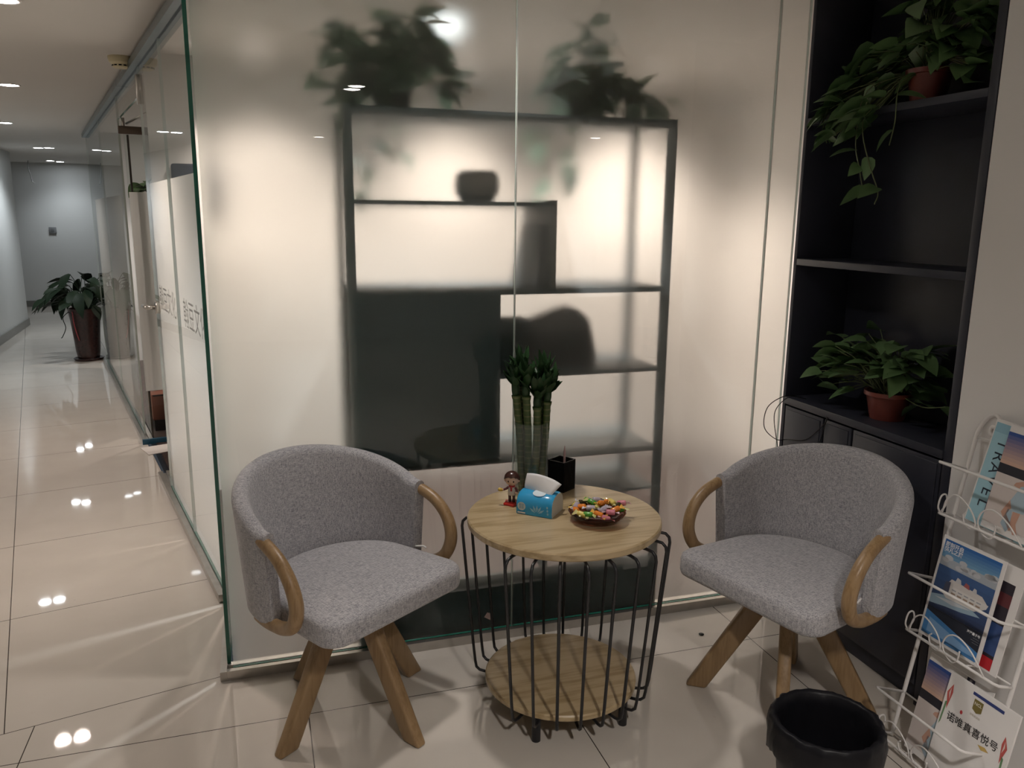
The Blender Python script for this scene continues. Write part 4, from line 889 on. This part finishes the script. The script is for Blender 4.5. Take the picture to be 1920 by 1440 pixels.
# slim folder leaning against the upright
b = MB(); b.box((0, 0, 0), (.014, .20, .22), .003); o = b.build('folder', plain('grey folder', (.22, .23, .24), .6)); o.location = (.915, 2.72, 1.2905); o.rotation_euler = (0, math.radians(11), 0); tag(o, 'slim grey folder leaning by the shelf upright behind the frosted glass', 'folder')
b = MB(); b.lathe([(0, 0), (.055, 0), (.076, .03), (.080, .06), (.076, .09), (.062, .108), (.056, .108), (.05, .10), (0, .10)], 32); o = b.build('ceramic_pot', plain('grey brown ceramic', (.34, .31, .30), .5)); o.location = (.765, 2.85, 1.5806); tag(o, 'small round grey ceramic pot on the stepped shelf behind the frosted glass', 'pot')
cl = lambda p: True
pothos('bushy trailing plant on the left end of the shelf top behind the frosted glass', (.47, 2.86, 1.880), 0, .06, .08, .11,
       [(0, 0, .2, 12), (.1, -.02, .18, 8), (-.1, -.02, .15, 8), (.15, -.04, .10, 6), (-.14, -.04, .06, 6), (0, -.06, .12, 9), (.06, .0, .27, 7), (-.12, .02, .24, 6)],
       [[(-.02, -.04, .1), (-.10, -.05, .12), (-.13, -.02, .0 + .02), (-.10, .04, .02)], [(-.1, .12, .1), (-.14, .20, .05), (-.13, .21, -.1), (-.10, .21, -.3)], [(0, .1, .1), (-.02, .19, .06), (-.03, .21, -.12), (-.06, .21, -.30)], [(.05, .1, .1), (.06, .19, .06), (.07, .21, -.06), (.06, .21, -.14)]], 'plants on top of the display shelf', 21, 'officeleaf', 'blackplastic', .105, lambda p: p.y > -.19 and p.z < .42, 2.5, True, (-.7, .5))
pothos('spiky-topped trailing plant on the right end of the shelf top behind the frosted glass', (1.19, 2.86, 1.880), 0, .06, .08, .11,
       [(0, 0, .17, 10), (.06, -.03, .12, 8), (-.1, -.04, .12, 8), (.12, -.04, .08, 6), (-.04, -.07, .06, 8), (0, 0, .28, 4), (.20, -.06, .05, 5)],
       [[(0, .1, .1), (-.06, .19, .04), (-.08, .21, -.12), (-.06, .21, -.24)], [(.04, .1, .1), (.02, .19, .05), (.03, .21, -.12), (.04, .21, -.2)], [(-.04, .1, .1), (-.12, .19, .04), (-.12, .21, -.10)]], 'plants on top of the display shelf', 33, 'officeleaf', 'blackplastic', .105, lambda p: p.y > -.19 and p.z < .42, 2.5, True, (-.7, .5))
WSX, WSZ = -0.275, 1.655
# wall screen and plant glimpsed in the office through the corridor glass
b = MB(); b.T = Matrix.Translation((WSX, 4.60, WSZ)) @ Matrix.Rotation(PI / 2, 4, 'X'); b.prism([(-.118, -.13), (.118, -.13), (.118, .13), (-.118, .13)], -.018, .015, .014, 3)
tag(b.build('wall_screen', plain('dark blue grey screen', (.035, .04, .055), .35, var=.3)), 'dark wall screen seen above the corridor film beside the green glass edge', 'screen')
pt = cw(UC + .24, 6.5)
pothos('green leafy plant just showing above the frosted part of the open glass door', (pt.x, pt.y, 1.53), 0, .06, .08, .12, [(0, 0, .2, 12), (-.06, 0, .18, 6), (.06, 0, .18, 6)], [], None, 41, 'leaf', 'blackplastic', .13, None)
b = MB(); q = pt; b.T = Matrix.Translation((q.x, q.y, 0)); b.box((-.10, -.10, .36), (.16, .16, 1.528), .006); ps = b.build('plant_stand', plain('dull grey green cabinet paint', (.16, .16, .14))); tag(ps, 'dim stand behind the frosted glass door that holds the leafy plant', 'stand')
for z0 in (0.004,):
    b = MB(); b.T = Matrix.Translation((q.x, q.y, 0)); 
    for sx in (-1, 1):
        for sy in (-1, 1): b.box((.03 + sx * .11 - .015, .03 + sy * .11 - .015, z0), (.03 + sx * .11 + .015, .03 + sy * .11 + .015, .36))
    b.build('base_frame', M['blackmetal'], ps)
qb = cw(UC + .28, 6.20)
b = MB(); b.T = Matrix.Translation((qb.x, qb.y, 0.004)) @ Matrix.Rotation(dc, 4, 'Z'); b.box((-.20, -.12, .08), (.30, .10, .27), .006); o = b.build('drawer_box', plain('red brown wood', (.20, .07, .045), .45, var=.15))
tag(o, 'low red-brown wooden box on the dark floor under the open glass door', 'box')
b = MB(); b.T = Matrix.Translation((qb.x, qb.y, 0.004)) @ Matrix.Rotation(dc, 4, 'Z'); b.box((-.19, -.11, 0), (.29, .09, .08)); b.box((-.19, -.122, .255), (.29, -.120, .265)); b.build('plinth', M['blackmetal'], o)

# ------------------------------------------------------------------ corridor things
b = MB(); b.T = TZ; b.box((5.765, -.028, .0), (5.784, .20, .034)); tag(b.build('tape_strip', plain('blue tape', (.012, .085, .15), .4)), 'strip of blue tape on the doorway end of the steel floor track', 'tape')
b = MB(); b.T = Matrix.Translation(cw(UC + .05, 5.60, 0.0012)) @ Matrix.Rotation(dc + .15, 4, 'Z'); b.box((-.09, -.10, 0), (.12, .09, .004)); tag(b.build('floor_patch', plain('white cardboard', (.62, .58, .55), .6)), 'piece of white card lying on the floor at the office doorway', 'card')
# tall potted plant
pp = Vector((-1.755, 9.42, 0))
t = thing('potted_plant', 'big dark leafy plant in a tall flared brown pot in the corridor', 'plant', pp)
b = MB(); b.lathe([(0, .022), (.105, .022), (.118, .10), (.128, .25), (.142, .42), (.160, .53), (.163, .55), (.150, .55), (.138, .50), (0, .48)], 40); sharp(b.build('pot', M['pottexture'], t), 50)
b = MB(); b.lathe([(0, .0005), (.135, .0005), (.148, .022), (.142, .024), (.13, .016), (0, .014)], 40); b.build('saucer', M['pottexture'], t)
rg = random.Random(12); fo = MB(); st = MB()
for k in range(64):
    a = rg.uniform(0, 2 * PI); el = rg.uniform(.25, 1.35); Ls = rg.uniform(.24, .47)
    tip = Vector((math.cos(a) * math.cos(el) * Ls * 1.0, math.sin(a) * math.cos(el) * Ls, .56 + math.sin(el) * Ls * .9 - .05))
    o_ = Vector((rg.uniform(-.06, .06), rg.uniform(-.06, .06), .49)); st.tube(spline([o_, o_ * .4 + tip * .6 + Vector((0, 0, .05)), tip], 4), .0035, 5)
    d = Vector((math.cos(a), math.sin(a), rg.uniform(-.8, .35))); add_leaf(fo, tip, d, rg.uniform(.18, .28), rg.uniform(.08, .115), rg.uniform(.25, .6), rg.uniform(-.5, .5), False)
fo.build('foliage', M['darkleaf'], t); st.build('stems', M['darkleaf'], t)
b = MB(); b.tube(spline([(-.14, -.07, .52), (-.19, -.10, .46), (-.17, -.11, .36), (-.205, -.12, .27), (-.22, -.12, .255)], 6), .004, 6); b.build('hanging_stem', M['darkleaf'], t)
b = MB(); b.tube(spline([(-.09, -.14, .53), (-.085, -.138, .42), (-.07, -.128, .30), (-.05, -.125, .22)], 6), .005, 6); b.build('ribbon', plain('red ribbon', (.40, .06, .07), .4), t, 'thin red ribbon')
# smoke detector
t = thing('smoke_detector', 'round cream smoke detector on the ceiling beside the glass channel', 'smoke detector', (-0.610, 4.80, H))
b = MB(); b.lathe([(0, 0), (.062, 0), (.062, -.012), (.056, -.030), (.044, -.040), (.044, -.050), (.036, -.055), (0, -.055)], 40); sharp(b.build('housing', plain('aged cream plastic', (.62, .55, .36), .45), t), 25)
b = MB()
for k in range(12):
    a = 2 * PI * k / 12; b.T = Matrix.Rotation(a, 4, 'Z'); b.box((.043, -.007, -.048), (.0452, .007, -.042))
b.build('vents', M['blackplastic'], t)
# switch plate and dangling wire on the far wall
b = MB(); b.box((-3.215, 15.075, 1.20), (-3.105, 15.0848, 1.30), .004); sw = b.build('switch_plate', plain('grey switch plastic', (.22, .23, .24), .4)); tag(sw, 'small grey switch plate on the far corridor wall', 'switch')
b = MB(); b.box((-3.185, 15.071, 1.225), (-3.135, 15.0748, 1.275), .002); b.build('rocker', plain('dark grey rocker', (.15, .16, .17), .4), sw)
b = MB(); b.tube(spline([(-3.28, 14.5, H), (-3.285, 14.5, 2.2), (-3.26, 14.5, 2.08), (-3.25, 14.5, 2.0), (-3.22, 14.5, 1.985)], 6), .006, 6); tag(b.build('hanging_wire', plain('grey cable', (.20, .21, .21), .5)), 'loose grey wire hanging from the ceiling near the far wall', 'wire')
# small flower stickers on the end of the glass
# sticker and button near the floor
b = MB(); b.T = Matrix.Translation((.750, GV - .0006, .088)) @ Matrix.Rotation(math.radians(32), 4, 'Y'); b.box((-.014, 0, -.011), (.014, .0005, .011)); tag(b.build('sticker', plain('pinkish paper sticker', (.55, .42, .40), .6, var=.15, scale=200)), 'small pink paper sticker low on the frosted glass behind the table', 'sticker')
b = MB(); b.lathe([(0, .0005), (.009, .0005), (.010, .003), (.006, .005), (0, .0045)], 20); o = b.build('bottle_cap', M['blackplastic']); o.location = (1.522, 2.417, 0); tag(o, 'tiny black cap lying on the tiles between table and right chair', 'cap')
